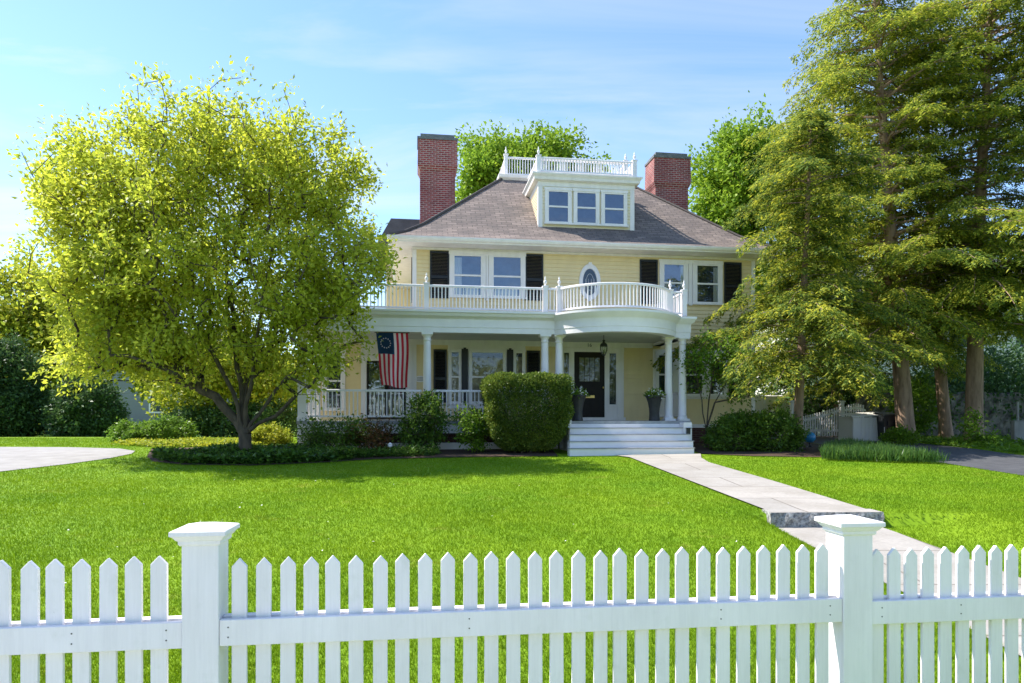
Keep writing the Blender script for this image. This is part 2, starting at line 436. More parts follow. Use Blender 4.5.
def at(u, v, Y):
    return np.array([(u - 512) / 683 * Y, Y, CAMZ - (v - 418) / 683 * Y])

# ---------------------------------------------------------------- ground
def sst(x, a, b):
    t = np.clip((x - a) / (b - a), 0, 1); return t * t * (3 - 2 * t)
def gz(x, y):
    x = np.asarray(x, float); y = np.asarray(y, float)
    z = np.interp(y, [-400, 1, 2.6, 8.6, 17.4, 19, 24, 60, 2000], [-0.75, -0.7, -0.6, -0.27, 0.03, 0.10, 0.18, 0.25, 0.25])
    dip = 0.16 * sst(x, 3.05, 3.32) * (1 - sst(x, 4.95, 6.4)) * (1 - sst(y, 8.80, 8.86))
    return z - dip + 0.10 * sst(-x, 3.5, 7) * sst(y, 12, 17) * (1 - sst(y, 24, 30))
def sheet(name, xs, ys, mat, dz=0, mask=None):
    X, Y = np.meshgrid(xs, ys); Z = gz(X, Y) + dz
    V = np.stack([X, Y, Z], -1).reshape(-1, 3); nx = len(xs)
    i, j = np.meshgrid(np.arange(nx - 1), np.arange(len(ys) - 1))
    a = (j * nx + i).ravel(); F = np.stack([a, a + 1, a + nx + 1, a + nx], 1)
    if mask is not None:
        cen = V[F].mean(1); F = F[mask(cen[:, 0], cen[:, 1])]
    return npmesh(name, V, F, mat)
xs = np.concatenate([[-1500, -400, -120, -60], np.arange(-32, 3, 0.5), np.arange(3.0, 5.6, 0.1), np.arange(5.6, 32.1, 0.5), [60, 120, 400, 1500]])
ys = np.concatenate([[-400, -100, -40, -10, -3], np.arange(0, 8.5, 0.3), [8.6, 8.7, 8.80, 8.86], np.arange(9, 36, 0.3), [45, 60, 120, 400, 1500]])
struct(sheet('lawn', xs, ys, M['lawn']))
def poly_in(poly):
    P = np.array(poly)
    def f(x, y):
        x = np.asarray(x); y = np.asarray(y); ins = np.zeros(x.shape, bool); j = len(P) - 1
        for i in range(len(P)):
            xi, yi = P[i]; xj, yj = P[j]
            c = ((yi > y) != (yj > y)) & (x < (xj - xi) * (y - yi) / (yj - yi + 1e-12) + xi)
            ins ^= c; j = i
        return ins
    return f
def flat(name, poly, mat, dz, step=0.25, thick=0):
    """a sheet cut to the polygon that follows the ground"""
    import bmesh
    b = bmesh.new()
    vs_ = [b.verts.new((x, y, 0)) for x, y in poly]; b.faces.new(vs_)
    y0, y1 = min(p[1] for p in poly), max(p[1] for p in poly); x0, x1 = min(p[0] for p in poly), max(p[0] for p in poly)
    for yy in np.arange(y0 + step, y1, step * 2):
        bmesh.ops.bisect_plane(b, geom=b.verts[:] + b.edges[:] + b.faces[:], plane_co=(0, yy, 0), plane_no=(0, 1, 0))
    for xx in np.arange(x0 + step, x1, step * 4):
        bmesh.ops.bisect_plane(b, geom=b.verts[:] + b.edges[:] + b.faces[:], plane_co=(xx, 0, 0), plane_no=(1, 0, 0))
    for v in b.verts: v.co.z = float(gz(v.co.x, v.co.y)) + dz
    bmesh.ops.recalc_face_normals(b, faces=b.faces)
    if sum(f.normal.z for f in b.faces) < 0: bmesh.ops.reverse_faces(b, faces=b.faces)
    me = bpy.data.meshes.new(name); b.to_mesh(me); b.free(); me.materials.append(mat)
    o = bpy.data.objects.new(name, me); COL.objects.link(o)
    return struct(o)
P_DRIVE_L = [(-12.5, -3.4), (-11.6, 8), (-10.6, 12.4), (-10.05, 13.5), (-9.5, 14.6), (-9.2, 15.6), (-9.25, 16.6), (-9.6, 17.4), (-10.4, 18.1), (-12, 18.5), (-16, 18.7), (-40, 18.7), (-40, -3.4)]
P_DRIVE_R = [(9.7, -3.4), (9.7, 18), (9.9, 31), (14.2, 31), (13.4, 24), (12.9, 18), (12.9, -3.4)]
P_PATH_UP = [(3.36, 8.78), (4.70, 8.88), (4.60, 12), (4.42, 15.3), (4.55, 16.4), (4.85, 17.55), (2.55, 17.15), (2.86, 16.6), (3.08, 13)]
P_PATH_LO = [(3.44, 2.16), (5.0, 2.16), (4.72, 8.80), (3.34, 8.76), (3.46, 6)]
P_BED = [(-8.5, 15.9), (-7.9, 15.0), (-7.0, 14.45), (-5.5, 14.45), (-4.4, 15.2), (-3.3, 16.2), (-1, 16.75), (1.15, 17.0), (1.1, 19.2), (-6, 19.2), (-9.5, 18)]
P_BED_R = [(4.9, 17.7), (6.0, 17.0), (8.2, 16.6), (9.5, 15.6), (9.65, 18), (9.65, 23), (5, 22.3)]
flat('driveway', P_DRIVE_L, M['gravel'], 0.012, 0.5)
flat('driveway', P_DRIVE_R, M['asphalt'], 0.012, 0.5)
flat('path', P_PATH_UP, M['flag_stone'], 0.03)
flat('path', P_PATH_LO, M['flag_stone'], 0.014, 0.25)
flat('pavement', [(-60, -0.9), (60, -0.9), (60, 2.15), (-60, 2.15)], M['concrete'], 0.016, 1.0)
flat('garden_bed', P_BED, M['mulch'], 0.02, 0.3)
flat('garden_bed', P_BED_R, M['mulch'], 0.02, 0.3)
flat('street', [(-80, -14), (80, -14), (80, -3.5), (-80, -3.5)], M['asphalt'], 0.012, 3)
# the granite step where the path drops
st = MB()
n = 14
top = float(gz(4, 8.9)) + 0.034
for k in range(n):
    x0, x1 = 3.30 + 1.46 * k / n, 3.30 + 1.46 * (k + 1) / n
    j0, j1 = (0.02 * math.sin(k * 2.1) for _ in range(2)); j1 = 0.02 * math.sin((k + 1) * 2.1)
    y0, y1 = 8.70 + 0.05 * k / n, 8.70 + 0.05 * (k + 1) / n
    st.face([(x0, y0, top), (x1, y1, top), (x1, y1 + .32, top), (x0, y0 + .32, top)])
    st.face([(x0, y0 + j0 - .01, top - .07), (x1, y1 + j1 - .01, top - .07), (x1, y1, top), (x0, y0, top)])
    st.face([(x0, y0 - j0, top - .26), (x1, y1 - j1, top - .26), (x1, y1 + j1 - .01, top - .07), (x0, y0 + j0 - .01, top - .07)])
st.face([(3.30, 8.7, top), (3.30, 9.02, top), (3.30, 9.02, top - .26), (3.30, 8.7, top - .26)])
st.face([(4.76, 8.75, top), (4.76, 9.07, top), (4.76, 9.07, top - .26), (4.76, 8.75, top - .26)])
so = st.build('stone_step', [M['granite'], M['flag_stone']])
for p in so.data.polygons:
    if p.normal.z > 0.9: p.material_index = 1
tag(so, 'rough split granite step where the stone front walk drops a level', 'step')

# ---------------------------------------------------------------- house
HM = Matrix.Translation((1.33, 19.3, 0)) @ Matrix.Rotation(R(8), 4, 'Z')
def hw(a, b, z): return HM @ Vector((a, b, z))
house = empty('house', (1.33, 19.3, 0), R(8), 'large cream yellow clapboard house with wraparound white porch and brown hipped roof', 'house')
D = 2.3
def clap(mb, p0, p1, z0, z1, h=0.125, lap=0.022, mi=0):
    """lapped boards on a wall from p0 to p1 (x,y); outside is to the right of p0->p1"""
    p0, p1 = Vector(p0), Vector(p1); d = (p1 - p0); L = d.length; d.normalize(); nrm = Vector((d.y, -d.x))
    z = z0; k = 0
    while z < z1 - 1e-4:
        zt = min(z + h, z1); o = nrm * (lap + random.uniform(-0.002, 0.002))
        a, b = p0 + o, p1 + o
        mb.face([(a.x, a.y, z), (b.x, b.y, z), (p1.x, p1.y, zt), (p0.x, p0.y, zt)], mi=mi)
        mb.face([(p0.x, p0.y, z), (p1.x, p1.y, z), (b.x, b.y, z), (a.x, a.y, z)], mi=mi)
        z = zt
WL, WR, WB = -4.09, 7.05, 12.5
mb = MB()
for p, q in (((WL, D), (WR, D)), ((WR, D), (WR, WB)), ((WR, WB), (WL, WB)), ((WL, WB), (WL, D))):
    clap(mb, p, q, 0.75, 6.22)
mb.build('wall', M['yellow'], house)
fb = MB().box(WL + .03, WR - .03, D + .03, WB - .03, -0.4, 0.72); fb.build('foundation', M['darkbrick'], house)
for a, b in ((WL, D), (WR, D)):
    s_ = 1 if a > 0 else -1
    MB().box(a - .10 if s_ > 0 else a - .03, a + .03 if s_ > 0 else a + .10, b - .032, b + .12, .7, 6.16).build('corner_board', M['trim'], house)
# frieze board under the eaves, water table at the base
f = MB(); f.box(WL - .035, WR + .035, D - .045, D + .1, 6.17, 6.24); f.box(WL - .045, WL + .02, D + .12, WB, 6.17, 6.24); f.box(WR - .02, WR + .045, D + .12, WB, 6.17, 6.24)
f.build('frieze', M['trim'], house)
MB().box(WL - .03, WR + .03, D - .04, D + .1, .66, .78).build('water_table', M['trim'], house)

# roof: four flared slopes rising to a flat deck
E0, E1, F0, F1 = -4.79, 7.70, 1.6, 13.2
prof = [(0, 6.40), (.45, 6.63), (1.0, 7.03), (3.89, 9.62)]
rf = MB()
for (d0, z0), (d1, z1) in zip(prof, prof[1:]):
    A = [(E0 + d0, F0 + d0), (E1 - d0, F0 + d0), (E1 - d0, F1 - d0), (E0 + d0, F1 - d0)]
    B = [(E0 + d1, F0 + d1), (E1 - d1, F0 + d1), (E1 - d1, F1 - d1), (E0 + d1, F1 - d1)]
    for k in range(4):
        j = (k + 1) % 4; ax = 0 if k % 2 == 0 else 1
        v0, v1 = d0 * 1.32, d1 * 1.32
        rf.face([(*A[k], z0), (*A[j], z0), (*B[j], z1), (*B[k], z1)], [(A[k][ax], v0), (A[j][ax], v0), (B[j][ax], v1), (B[k][ax], v1)])
A0 = [(E0, F0), (E1, F0), (E1, F1), (E0, F1)]
for k in range(4):
    j = (k + 1) % 4
    rf.face([(*A0[k], 6.37), (*A0[j], 6.37), (*A0[j], 6.40), (*A0[k], 6.40)])
d = 3.89
rf.face([(E0 + d, F0 + d, 9.62), (E1 - d, F0 + d, 9.62), (E1 - d, F1 - d, 9.62), (E0 + d, F1 - d, 9.62)])
roof = rf.build('roof', M['shingle'], house)
# hip ridge caps
for sx, ex in ((E0, 1), (E1, -1)):
    hc = MB()
    hc.tube([(sx + ex * d_, F0 + d_, z_ + .012) for d_, z_ in prof], .055, 6)
    hc.build('hip_ridge', M['shingle'], house)
# soffit, fascia with gutter
e = MB()
e.face([(E0 + .05, F0 + .05, 6.245), (E0 + .05, F1, 6.245), (E1 - .05, F1, 6.245), (E1 - .05, F0 + .05, 6.245)])
e.build('soffit', M['trim'], house)
g = MB()
g.prism([(0, 0), (0, 0)], 0, 0) if False else None
def molding_run(mb, pts, prof2, closed=False):
    """prof2: (out, z) profile swept along plan points with mitred corners; out is to the right of travel"""
    n = len(pts); P = [Vector(p) for p in pts]; rings = []
    for i in range(n):
        if closed: a, b = (P[i] - P[i-1]).normalized(), (P[(i+1) % n] - P[i]).normalized()
        else:
            a = (P[i] - P[i-1]).normalized() if i > 0 else (P[1] - P[0]).normalized()
            b = (P[i+1] - P[i]).normalized() if i < n - 1 else a
        na, nb = Vector((a.y, -a.x)), Vector((b.y, -b.x))
        m_ = (na + nb).normalized(); k = 1 / max(.3, m_.dot(na))
        rings.append([(P[i].x + m_.x * o * k, P[i].y + m_.y * o * k, z) for o, z in prof2])
    r = range(n if closed else n - 1)
    for i in r:
        A, B = rings[i], rings[(i + 1) % n]
        for k in range(len(prof2) - 1): mb.face([A[k], B[k], B[k+1], A[k+1]])
    if not closed:
        mb.face(rings[0]); mb.face(rings[-1][::-1])
gut = [(0, 6.24), (.02, 6.24), (.03, 6.27), (.09, 6.30), (.12, 6.36), (.12, 6.395), (.06, 6.395), (.06, 6.37), (0, 6.37)]
molding_run(g, [(E0 + .05, F1), (E0 + .05, F0 + .05), (E1 - .05, F0 + .05), (E1 - .05, F1)], gut)
g.build('gutter', M['trim'], house)
# deck trim on top
dk = MB(); molding_run(dk, [(-.9, 9.31), (-.9, 5.49), (3.81, 5.49), (3.81, 9.31)], [(-.1, 9.5), (.06, 9.5), (.08, 9.56), (.16, 9.62), (.18, 9.72), (-.1, 9.72)], True)
dk.face([(-.85, 5.5, 9.715), (3.78, 5.5, 9.715), (3.78, 9.3, 9.715), (-.85, 9.3, 9.715)])
dk.build('roof_deck', M['trim'], house)

def newel(mb, a, b, z0, z1, w=.13, fin=True):
    mb.box(a - w/2, a + w/2, b - w/2, b + w/2, z0, z1)
    mb.box(a - w/2 - .02, a + w/2 + .02, b - w/2 - .02, b + w/2 + .02, z1, z1 + .035)
FIN = [(.028, 0), (.045, .02), (.02, .05), (.05, .10), (.062, .14), (.045, .185), (.018, .215), (.034, .245), (.02, .28), (.004, .34)]
def post(a, b, z0, z1, w=.13, fin=True):
    m_ = MB(); newel(m_, a, b, z0, z1, w)
    o = m_.build('newel_post', M['white'], house)
    if fin:
        MB().lathe([(r * .8, z * .85 + z1 + .033) for r, z in FIN], a, b, 12).build('finial', M['white'], o, smooth=True)
    return o
def railing(pts, z0, z1, pitch=.098, bw=.030, name='railing', rw=.07):
    """rails and balusters along plan points, one mesh"""
    m_ = MB()
    P = [Vector(p) for p in pts]
    molding_run(m_, P, [(-rw/2, z1 - .06), (rw/2, z1 - .06), (rw/2, z1 - .015), (rw/2 - .015, z1), (-rw/2 + .015, z1), (-rw/2, z1 - .015), (-rw/2, z1 - .06)])
    molding_run(m_, P, [(-rw/2+.012, z0), (rw/2-.012, z0), (rw/2-.012, z0 + .05), (-rw/2+.012, z0 + .05), (-rw/2+.012, z0)])
    seg = [(P[i], P[i+1]) for i in range(len(P) - 1)]; tot = sum((b - a).length for a, b in seg)
    nb = max(2, int(tot / pitch)); 
    for k in range(nb):
        s_ = (k + .5) * tot / nb
        for a, b in seg:
            L = (b - a).length
            if s_ <= L: p = a + (b - a) * (s_ / L); break
            s_ -= L
        m_.box(p.x - bw/2, p.x + bw/2, p.y - bw/2, p.y + bw/2, z0 + .045, z1 - .055)
    return m_.build(name, M['white'], house)
# widow's walk on the roof deck
for a, b in ((-.78, 5.6), (3.70, 5.6), (-.78, 9.2), (3.70, 9.2)): post(a, b, 9.715, 10.50)
railing([(-.70, 5.6), (3.62, 5.6)], 9.80, 10.45); railing([(-.78, 5.68), (-.78, 9.12)], 9.80, 10.45)
railing([(3.70, 5.68), (3.70, 9.12)], 9.80, 10.45); railing([(-.70, 9.2), (3.62, 9.2)], 9.80, 10.45)

# dormer
DA0, DA1, DB = -.09, 3.08, 2.75
dw = MB()
clap(dw, (DA0, DB), (DA1, DB), 6.9, 8.65, .10); clap(dw, (DA1, DB), (DA1, 4.6), 6.9, 8.65, .10); clap(dw, (DA0, 4.6), (DA0, DB), 6.9, 8.65, .10)
dorm = dw.build('dormer', M['cream'], house)
dc = MB()
molding_run(dc, [(DA0, 4.9), (DA0, DB), (DA1, DB), (DA1, 4.9)], [(-.05, 8.46), (.03, 8.46), (.03, 8.60), (.16, 8.64), (.18, 8.72), (.24, 8.80), (.24, 8.84), (-.05, 8.84)])
dc.face([(DA0 - .2, DB - .2, 8.838), (DA1 + .2, DB - .2, 8.838), (DA1 + .2, 4.9, 8.838), (DA0 - .2, 4.9, 8.838)])
dc.build('dormer_cornice', M['trim'], dorm)
MB().box(DA0 - .02, DA0 + .12, DB - .03, DB + .1, 6.8, 8.47).build('corner_board', M['trim'], dorm); MB().box(DA1 - .12, DA1 + .02, DB - .03, DB + .1, 6.8, 8.47).build('corner_board', M['trim'], dorm)
def casing(mb, a0, a1, z0, z1, b, w=.11, t=.05):
    mb.box(a0 - w, a0, b - t, b + .01, z0, z1); mb.box(a1, a1 + w, b - t, b + .01, z0, z1)
    mb.box(a0 - w - .02, a1 + w + .02, b - t - .012, b + .01, z1, z1 + w * 1.1)
    mb.box(a0 - w - .03, a1 + w + .03, b - t - .04, b + .01, z0 - .05, z0)
def sash(mb, a0, a1, z0, z1, b, s=.045, mid=True):
    y0, y1 = b - .036, b + .005
    mb.box(a0, a0 + s, y0, y1, z0, z1); mb.box(a1 - s, a1, y0, y1, z0, z1)
    mb.box(a0 + s, a1 - s, y0, y1, z0, z0 + s); mb.box(a0 + s, a1 - s, y0, y1, z1 - s, z1)
    if mid:
        zm = (z0 + z1) / 2; mb.box(a0 + s, a1 - s, y0 - .004, y1, zm - s*.6, zm + s*.6)
def quad(name, a0, a1, z0, z1, b, mat, parent):
    m_ = MB(); m_.face([(a0, b, z0), (a1, b, z0), (a1, b, z1), (a0, b, z1)], [(a0, z0), (a1, z0), (a1, z1), (a0, z1)])
    return m_.build(name, mat, parent)
def cloth(a0, a1, z0, z1, b, parent, name='curtain', mat='curtain'):
    m_ = MB(); n = 18
    for k in range(n):
        x0, x1 = a0 + (a1 - a0) * k / n, a0 + (a1 - a0) * (k + 1) / n
        f_ = lambda x: b + .005 * math.sin(x * 55)
        m_.face([(x0, f_(x0), z0), (x1, f_(x1), z0), (x1, f_(x1), z1), (x0, f_(x0), z1)])
    return m_.build(name, M[mat], parent, smooth=True)
def window(a0, a1, z0, z1, b=D, parent=None, name='window', cas=.11, mid=True, curtains=(), back='room', nocase=False, gl='glass'):
    m_ = MB()
    if not nocase: casing(m_, a0, a1, z0, z1, b - .018, cas)
    par = parent or house
    w_ = m_.build(name, M['trim'], par) if m_.v else None
    sub = w_ if (w_ and not parent) else par
    s_ = MB(); sash(s_, a0, a1, z0, z1, b - .03, .045, mid); s_.build('sash', M['trim'], sub)
    quad('window_interior', a0, a1, z0, z1, b - .030, M[back], sub)
    for kind, c0, c1, y0, y1 in curtains:
        if kind == 'c': cloth(c0, c1, y0, y1, b - .040, sub)
        else: quad('reflection_board', c0, c1, y0, y1, b - .036, M[kind], sub)  # added board behind the pane, with the reflection put into its colour
    quad('pane', a0 + .02, a1 - .02, z0 + .02, z1 - .02, b - .047, M[gl], sub)
    return w_
for a0, a1 in ((.19, .91), (1.13, 1.83), (2.05, 2.77)):
    window(a0, a1, 7.28, 8.33, DB, dorm, 'dormer_window', .08)
# widow's walk continues on the dormer roof
for a, b in ((-.11, 2.66), (3.08, 2.66), (3.08, 4.45)): post(a, b, 8.84, 9.38)
railing([(-.03, 2.66), (3.0, 2.66)], 8.90, 9.37); railing([(-.11, 4.6), (-.11, 2.74)], 8.90, 9.37); railing([(3.08, 2.74), (3.08, 4.37)], 8.90, 9.37)

# chimneys
def chimney(a0, a1, b0, b1, ztop):
    c = MB().box(a0, a1, b0, b1, 6.3, ztop - 1.15)
    # corbelled head that widens
    def frus(x, z0, z1, e0, e1):
        P = [(a0 - e0, b0 - e0), (a1 + e0, b0 - e0), (a1 + e0, b1 + e0), (a0 - e0, b1 + e0)]; Q = [(a0 - e1, b0 - e1), (a1 + e1, b0 - e1), (a1 + e1, b1 + e1), (a0 - e1, b1 + e1)]
        for k in range(4):
            j = (k + 1) % 4; ax = k % 2
            x.face([(*P[k], z0), (*P[j], z0), (*Q[j], z1), (*Q[k], z1)], [(P[k][ax], z0), (P[j][ax], z0), (Q[j][ax], z1), (Q[k][ax], z1)])
    frus(c, ztop - 1.15, ztop - .95, 0, .09); frus(c, ztop - .95, ztop, .09, .07)
    c.face([(a0 - .07, b0 - .07, ztop), (a1 + .07, b0 - .07, ztop), (a1 + .07, b1 + .07, ztop), (a0 - .07, b1 + .07, ztop)])
    o = c.build('chimney', M['brick'], house)
    k = MB().box(a0 - .10, a1 + .10, b0 - .10, b1 + .10, ztop + .002, ztop + .09)
    k.box(a0 + .02, a1 - .02, b0 + .02, b1 - .02, ztop + .09, ztop + .24); k.build('chimney_cap', M['stone_cap'], o)
chimney(-3.86, -2.56, 6.6, 7.5, 11.30)
chimney(5.22, 6.55, 6.6, 7.5, 11.10)

# second floor windows and shutters
def shutter(a0, a1, z0, z1, b=D):
    m_ = MB(); y0, y1 = b - .055, b - .022; s = .05
    m_.box(a0, a0 + s, y0, y1, z0, z1); m_.box(a1 - s, a1, y0, y1, z0, z1)
    zm = z0 + (z1 - z0) * .45
    for q0, q1 in ((z0, z0 + .08), (zm - .04, zm + .04), (z1 - .07, z1)): m_.box(a0 + s, a1 - s, y0, y1, q0, q1)
    for q0, q1 in ((z0 + .08, zm - .04), (zm + .04, z1 - .07)):
        k = q0
        while k < q1 - .01:
            kk = min(k + .045, q1)
            m_.face([(a0 + s, y0 + .004, k), (a1 - s, y0 + .004, k), (a1 - s, y1 - .006, kk), (a0 + s, y1 - .006, kk)])
            k = kk
    return m_.build('shutter', M['black'], house)
shutter(-3.58, -2.99, 4.68, 6.14); shutter(-.61, -.03, 4.68, 6.14); shutter(3.13, 3.73, 4.66, 6.09); shutter(6.0, 6.6, 4.66, 6.09)
window(-2.87, -1.96, 4.76, 6.05, curtains=[('c', -2.83, -2.60, 4.78, 5.96), ('c', -2.5, -2.1, 4.78, 5.1)])
window(-1.65, -.71, 4.76, 6.05, curtains=[('c', -1.55, -.85, 4.78, 5.08)])
window(3.90, 4.64, 4.72, 5.99, curtains=[('c', 4.50, 4.61, 4.74, 5.9)])
window(5.02, 5.82, 4.72, 5.99, curtains=[('c', 5.62, 5.79, 4.74, 5.9)])
MB().box(4.765, 4.895, D - .07, D, 4.64, 6.12).build('pilaster', M['trim'], house); MB().box(-1.84, -1.77, D - .066, D, 4.64, 6.16).build('pilaster', M['trim'], house)
# oval window
ov = MB(); n = 40
cx_, cz_ = 1.48, 5.31
def ell(rx, rz, y): return [(cx_ + rx * math.cos(2*math.pi*k/n), y, cz_ + rz * math.sin(2*math.pi*k/n)) for k in range(n)]
E_ = [ell(.35, .58, D), ell(.35, .58, D - .06), ell(.30, .52, D - .075), ell(.235, .43, D - .06), ell(.225, .42, D - .026)]
for a, b in zip(E_, E_[1:]):
    for k in range(n): ov.face([a[k], a[(k+1) % n], b[(k+1) % n], b[k]])
ov.box(cx_ - .05, cx_ + .05, D - .09, D, cz_ + .50, cz_ + .62); ov.box(cx_ - .05, cx_ + .05, D - .09, D, cz_ - .62, cz_ - .50)
ow = ov.build('oval_window', M['white'], house, smooth=True)
m_ = MB(); m_.face(ell(.23, .42, D - .030)); m_.build('window_interior', M['room'], ow)
m_ = MB(); m_.face(ell(.228, .418, D - .037)); m_.build('pane', M['porch_glass'], ow)
lead = MB()
for rx, rz in ((.12, .26),):
    q = ell(rx, rz, D - .042); lead.tube(q + [q[0]], .0045, 5)
for dx in (-.14, -.05, .05, .14): lead.tube([(cx_ + dx, D - .042, cz_ - .41 * math.sqrt(1 - (dx/.235)**2)), (cx_ + dx, D - .042, cz_ + .1)], 0.0045, 5)
lead.build('leading', M['white'], ow)

# ---- porch: floor, skirt, posts, beam, roof deck
PL, PR = -7.16, 3.86
BOWC, BOWR = (1.63, .70), 1.77
def bow(rad, n=28, a_end=None):
    """points on the front bulge from left to right, starting and ending on b = y_end"""
    th = math.asin((BOWC[1]) / rad) if a_end is None else a_end
    return [(BOWC[0] - rad * math.cos(th + (math.pi - 2*th) * k / n), BOWC[1] - rad * math.sin(th + (math.pi - 2*th) * k / n)) for k in range(n + 1)]
MB().box(PL, PR, -.12, D, .82, .90).box(.0, 3.42, -1.18, -.12, .82, .899).build('porch_floor', M['tread'], house)
sk = MB().box(PL + .02, -.02, -.09, -.05, .56, .82).box(PL + .02, PL + .06, -.05, D, .56, .82).box(-.0, .04, -1.14, -.05, .1, .82).box(3.38, 3.41, -1.14, -.05, .3, .82).box(3.42, PR - .02, -.09, -.05, .3, .82).box(PR - .06, PR - .02, -.05, D, .3, .82)
sk.box(PL + .02, PL + .3, -.10, .0, .1, .56); sk.build('porch_skirt', M['white'], house)
lt = MB()
for k in range(64):
    a = PL + .34 + k * .105
    if a < -.1: lt.box(a, a + .03, -.075, -.060, .30, .56)
for z in (.33, .41, .49): lt.box(PL + .3, -.02, -.060, -.048, z, z + .03)
lt.build('lattice', M['darkbrick'], house)
MB().box(PL + .3, -.02, .15, .2, -.2, .8).build('porch_foundation', M['darkbrick'], house)
MB().box(PL + .3, -.05, -.11, -.03, .12, .30).build('base_board', M['trim'], house)
# steps
COLR = [(.145, 0), (.145, .03), (.13, .05), (.135, .075), (.115, .10), (.113, .7), (.108, 1.4), (.098, 2.08), (.098, 2.16), (.115, 2.18), (.115, 2.2), (.10, 2.215), (.10, 2.26), (.125, 2.30), (.14, 2.33)]
def column(a, b, z0=.90, h=2.43, sc=1.0):
    m_ = MB().lathe([(r * sc, z0 + .06 + z * (h - .12) / 2.33) for r, z in COLR], a, b, 24)
    o = m_.build('column', M['white'], house, smooth=True)
    MB().box(a - .16, a + .16, b - .16, b + .16, z0, z0 + .06).build('plinth', M['white'], o)
    MB().box(a - .155, a + .155, b - .155, b + .155, z0 + h - .06, z0 + h).build('capital', M['white'], o)
for a in (-3.70, -.40, .01, 3.25, 3.67): column(a, .05)
MB().box(PL + .02, PL + .26, -.06, .18, .90, 3.33).box(PL, PL + .28, -.08, .20, .90, 1.0).box(PL, PL + .28, -.08, .20, 3.2, 3.33).build('corner_pillar', M['white'], house)
# entablature along the straight porch and round the bow
ENT = [(-.15, 3.33), (.15, 3.33), (.15, 3.47), (.165, 3.48), (.165, 3.70), (.20, 3.73), (.30, 3.77), (.34, 3.84), (.38, 3.86), (.38, 3.92), (-.15, 3.92)]
en = MB(); molding_run(en, [(PL + .14, D + 5), (PL + .14, .05), (-.12, .05)], ENT)
en.build('entablature', M['white'], house)
en = MB()
bp = [(-.12, .05)] + bow(1.80, 36, math.asin(.65 / 1.80)) + [(3.70, .05), (3.70, D)]
bp = [p for i, p in enumerate(bp) if i == 0 or (Vector(p) - Vector(bp[i-1])).length > .01]
molding_run(en, bp, [(min(o, .16 + (o - .16) * .6), z - .03) for o, z in ENT])
en.build('bow_entablature', M['white'], house, smooth=True)
rfp = MB()
rfp.xyprism([(PL - .1, -.2), (-.1, -.2), (-.1, D), (PL - .1, D)], 3.90, 3.935)
rfp.xyprism(bow(1.85, 30, math.asin(.65 / 1.85)) + [(3.9, .05), (3.9, D), (-.1, D), (-.1, .05)], 3.88, 3.932)
rfp.build('porch_roof', M['tread'], house)
cl = MB()
cl.xyprism([(PL + .1, 0), (-.1, 0), (-.1, D), (PL + .1, D)], 3.40, 3.42)
cl.xyprism(bow(1.75, 30, math.asin(.65 / 1.75)) + [(3.6, .05), (3.6, D), (-.1, D), (-.1, .05)], 3.39, 3.418)
cl.build('porch_ceiling', M['ceil'], house)
# cross beam from the right columns back to the wall, and the broad white band on the house wall under the ceiling
MB().box(3.58, 3.82, .2, D, 3.30, 3.42).build('porch_beam', M['white'], house)
MB().box(PL + .3, 3.56, D - .05, D, 3.24, 3.40).build('porch_frieze', M['trim'], house)
# railings, ground floor
railing([(PL + .30, .05), (-3.85, .05)], 1.0, 1.76, .11); railing([(-3.55, .05), (-.55, .05)], 1.0, 1.76, .11)
railing([(PL + .14, D - .05), (PL + .14, .22)], 1.0, 1.76, .11); railing([(3.70, .25), (3.70, D - .1)], 1.0, 1.76, .11)
railing([(-.25, .05), (-.12, .05)], 1.0, 1.76, .06)
# railings, balcony
zr0, zr1 = 3.98, 4.65
for a in (-3.72, -.40, 0.0, 3.27, 3.69, PL + .14): post(a, -.02, 3.93, 4.66)
railing([(PL + .22, -.02), (-3.80, -.02)], zr0, zr1); railing([(-3.64, -.02), (-.48, -.02)], zr0, zr1); railing([(-.32, -.02), (-.08, -.02)], zr0, zr1)
railing(bow(1.78, 40, math.asin(.72 / 1.78))[1:-1], zr0, zr1, .105); railing([(3.35, -.02), (3.61, -.02)], zr0, zr1); railing([(3.69, .06), (3.69, D - .05)], zr0, zr1)
railing([(PL + .14, 6.5), (PL + .14, .06)], zr0, zr1)
# steps up to the porch
for k in range(5):
    z1 = .898 - .17 * k; b0 = -1.20 - .235 * k
    if k == 0: continue
    sp = MB()
    a0, a1 = .04 - .055 * k, 3.32 - .075 * k + (.08 if k >= 3 else 0)
    sp.box(a0, a1, b0, b0 + .24, -.15, z1 - .02, 0); sp.box(a0 - .02, a1 + .02, b0 - .025, b0 + .24, z1 - .02, z1, 1)
    sp.build('step', [M['white'], M['tread']], house)
MB().box(.02, 3.40, -1.20, -1.16, .1, .82).build('step_riser', M['white'], house)
MB().box(3.08, 3.31, -1.50, -1.21, .18, .86).build('step_cheek', M['white'], house)
lb = MB().box(3.15, 3.25, -1.55, -1.50, .55, .70); lb.box(3.13, 3.27, -1.58, -1.50, .70, .72); lb.build('step_light', M['iron'], house)

MB().box(-.03, .06, -1.30, -1.205, -.05, 1.22).box(-.045, .075, -1.315, -1.19, 1.22, 1.25).build('stair_post', M['white'], house)
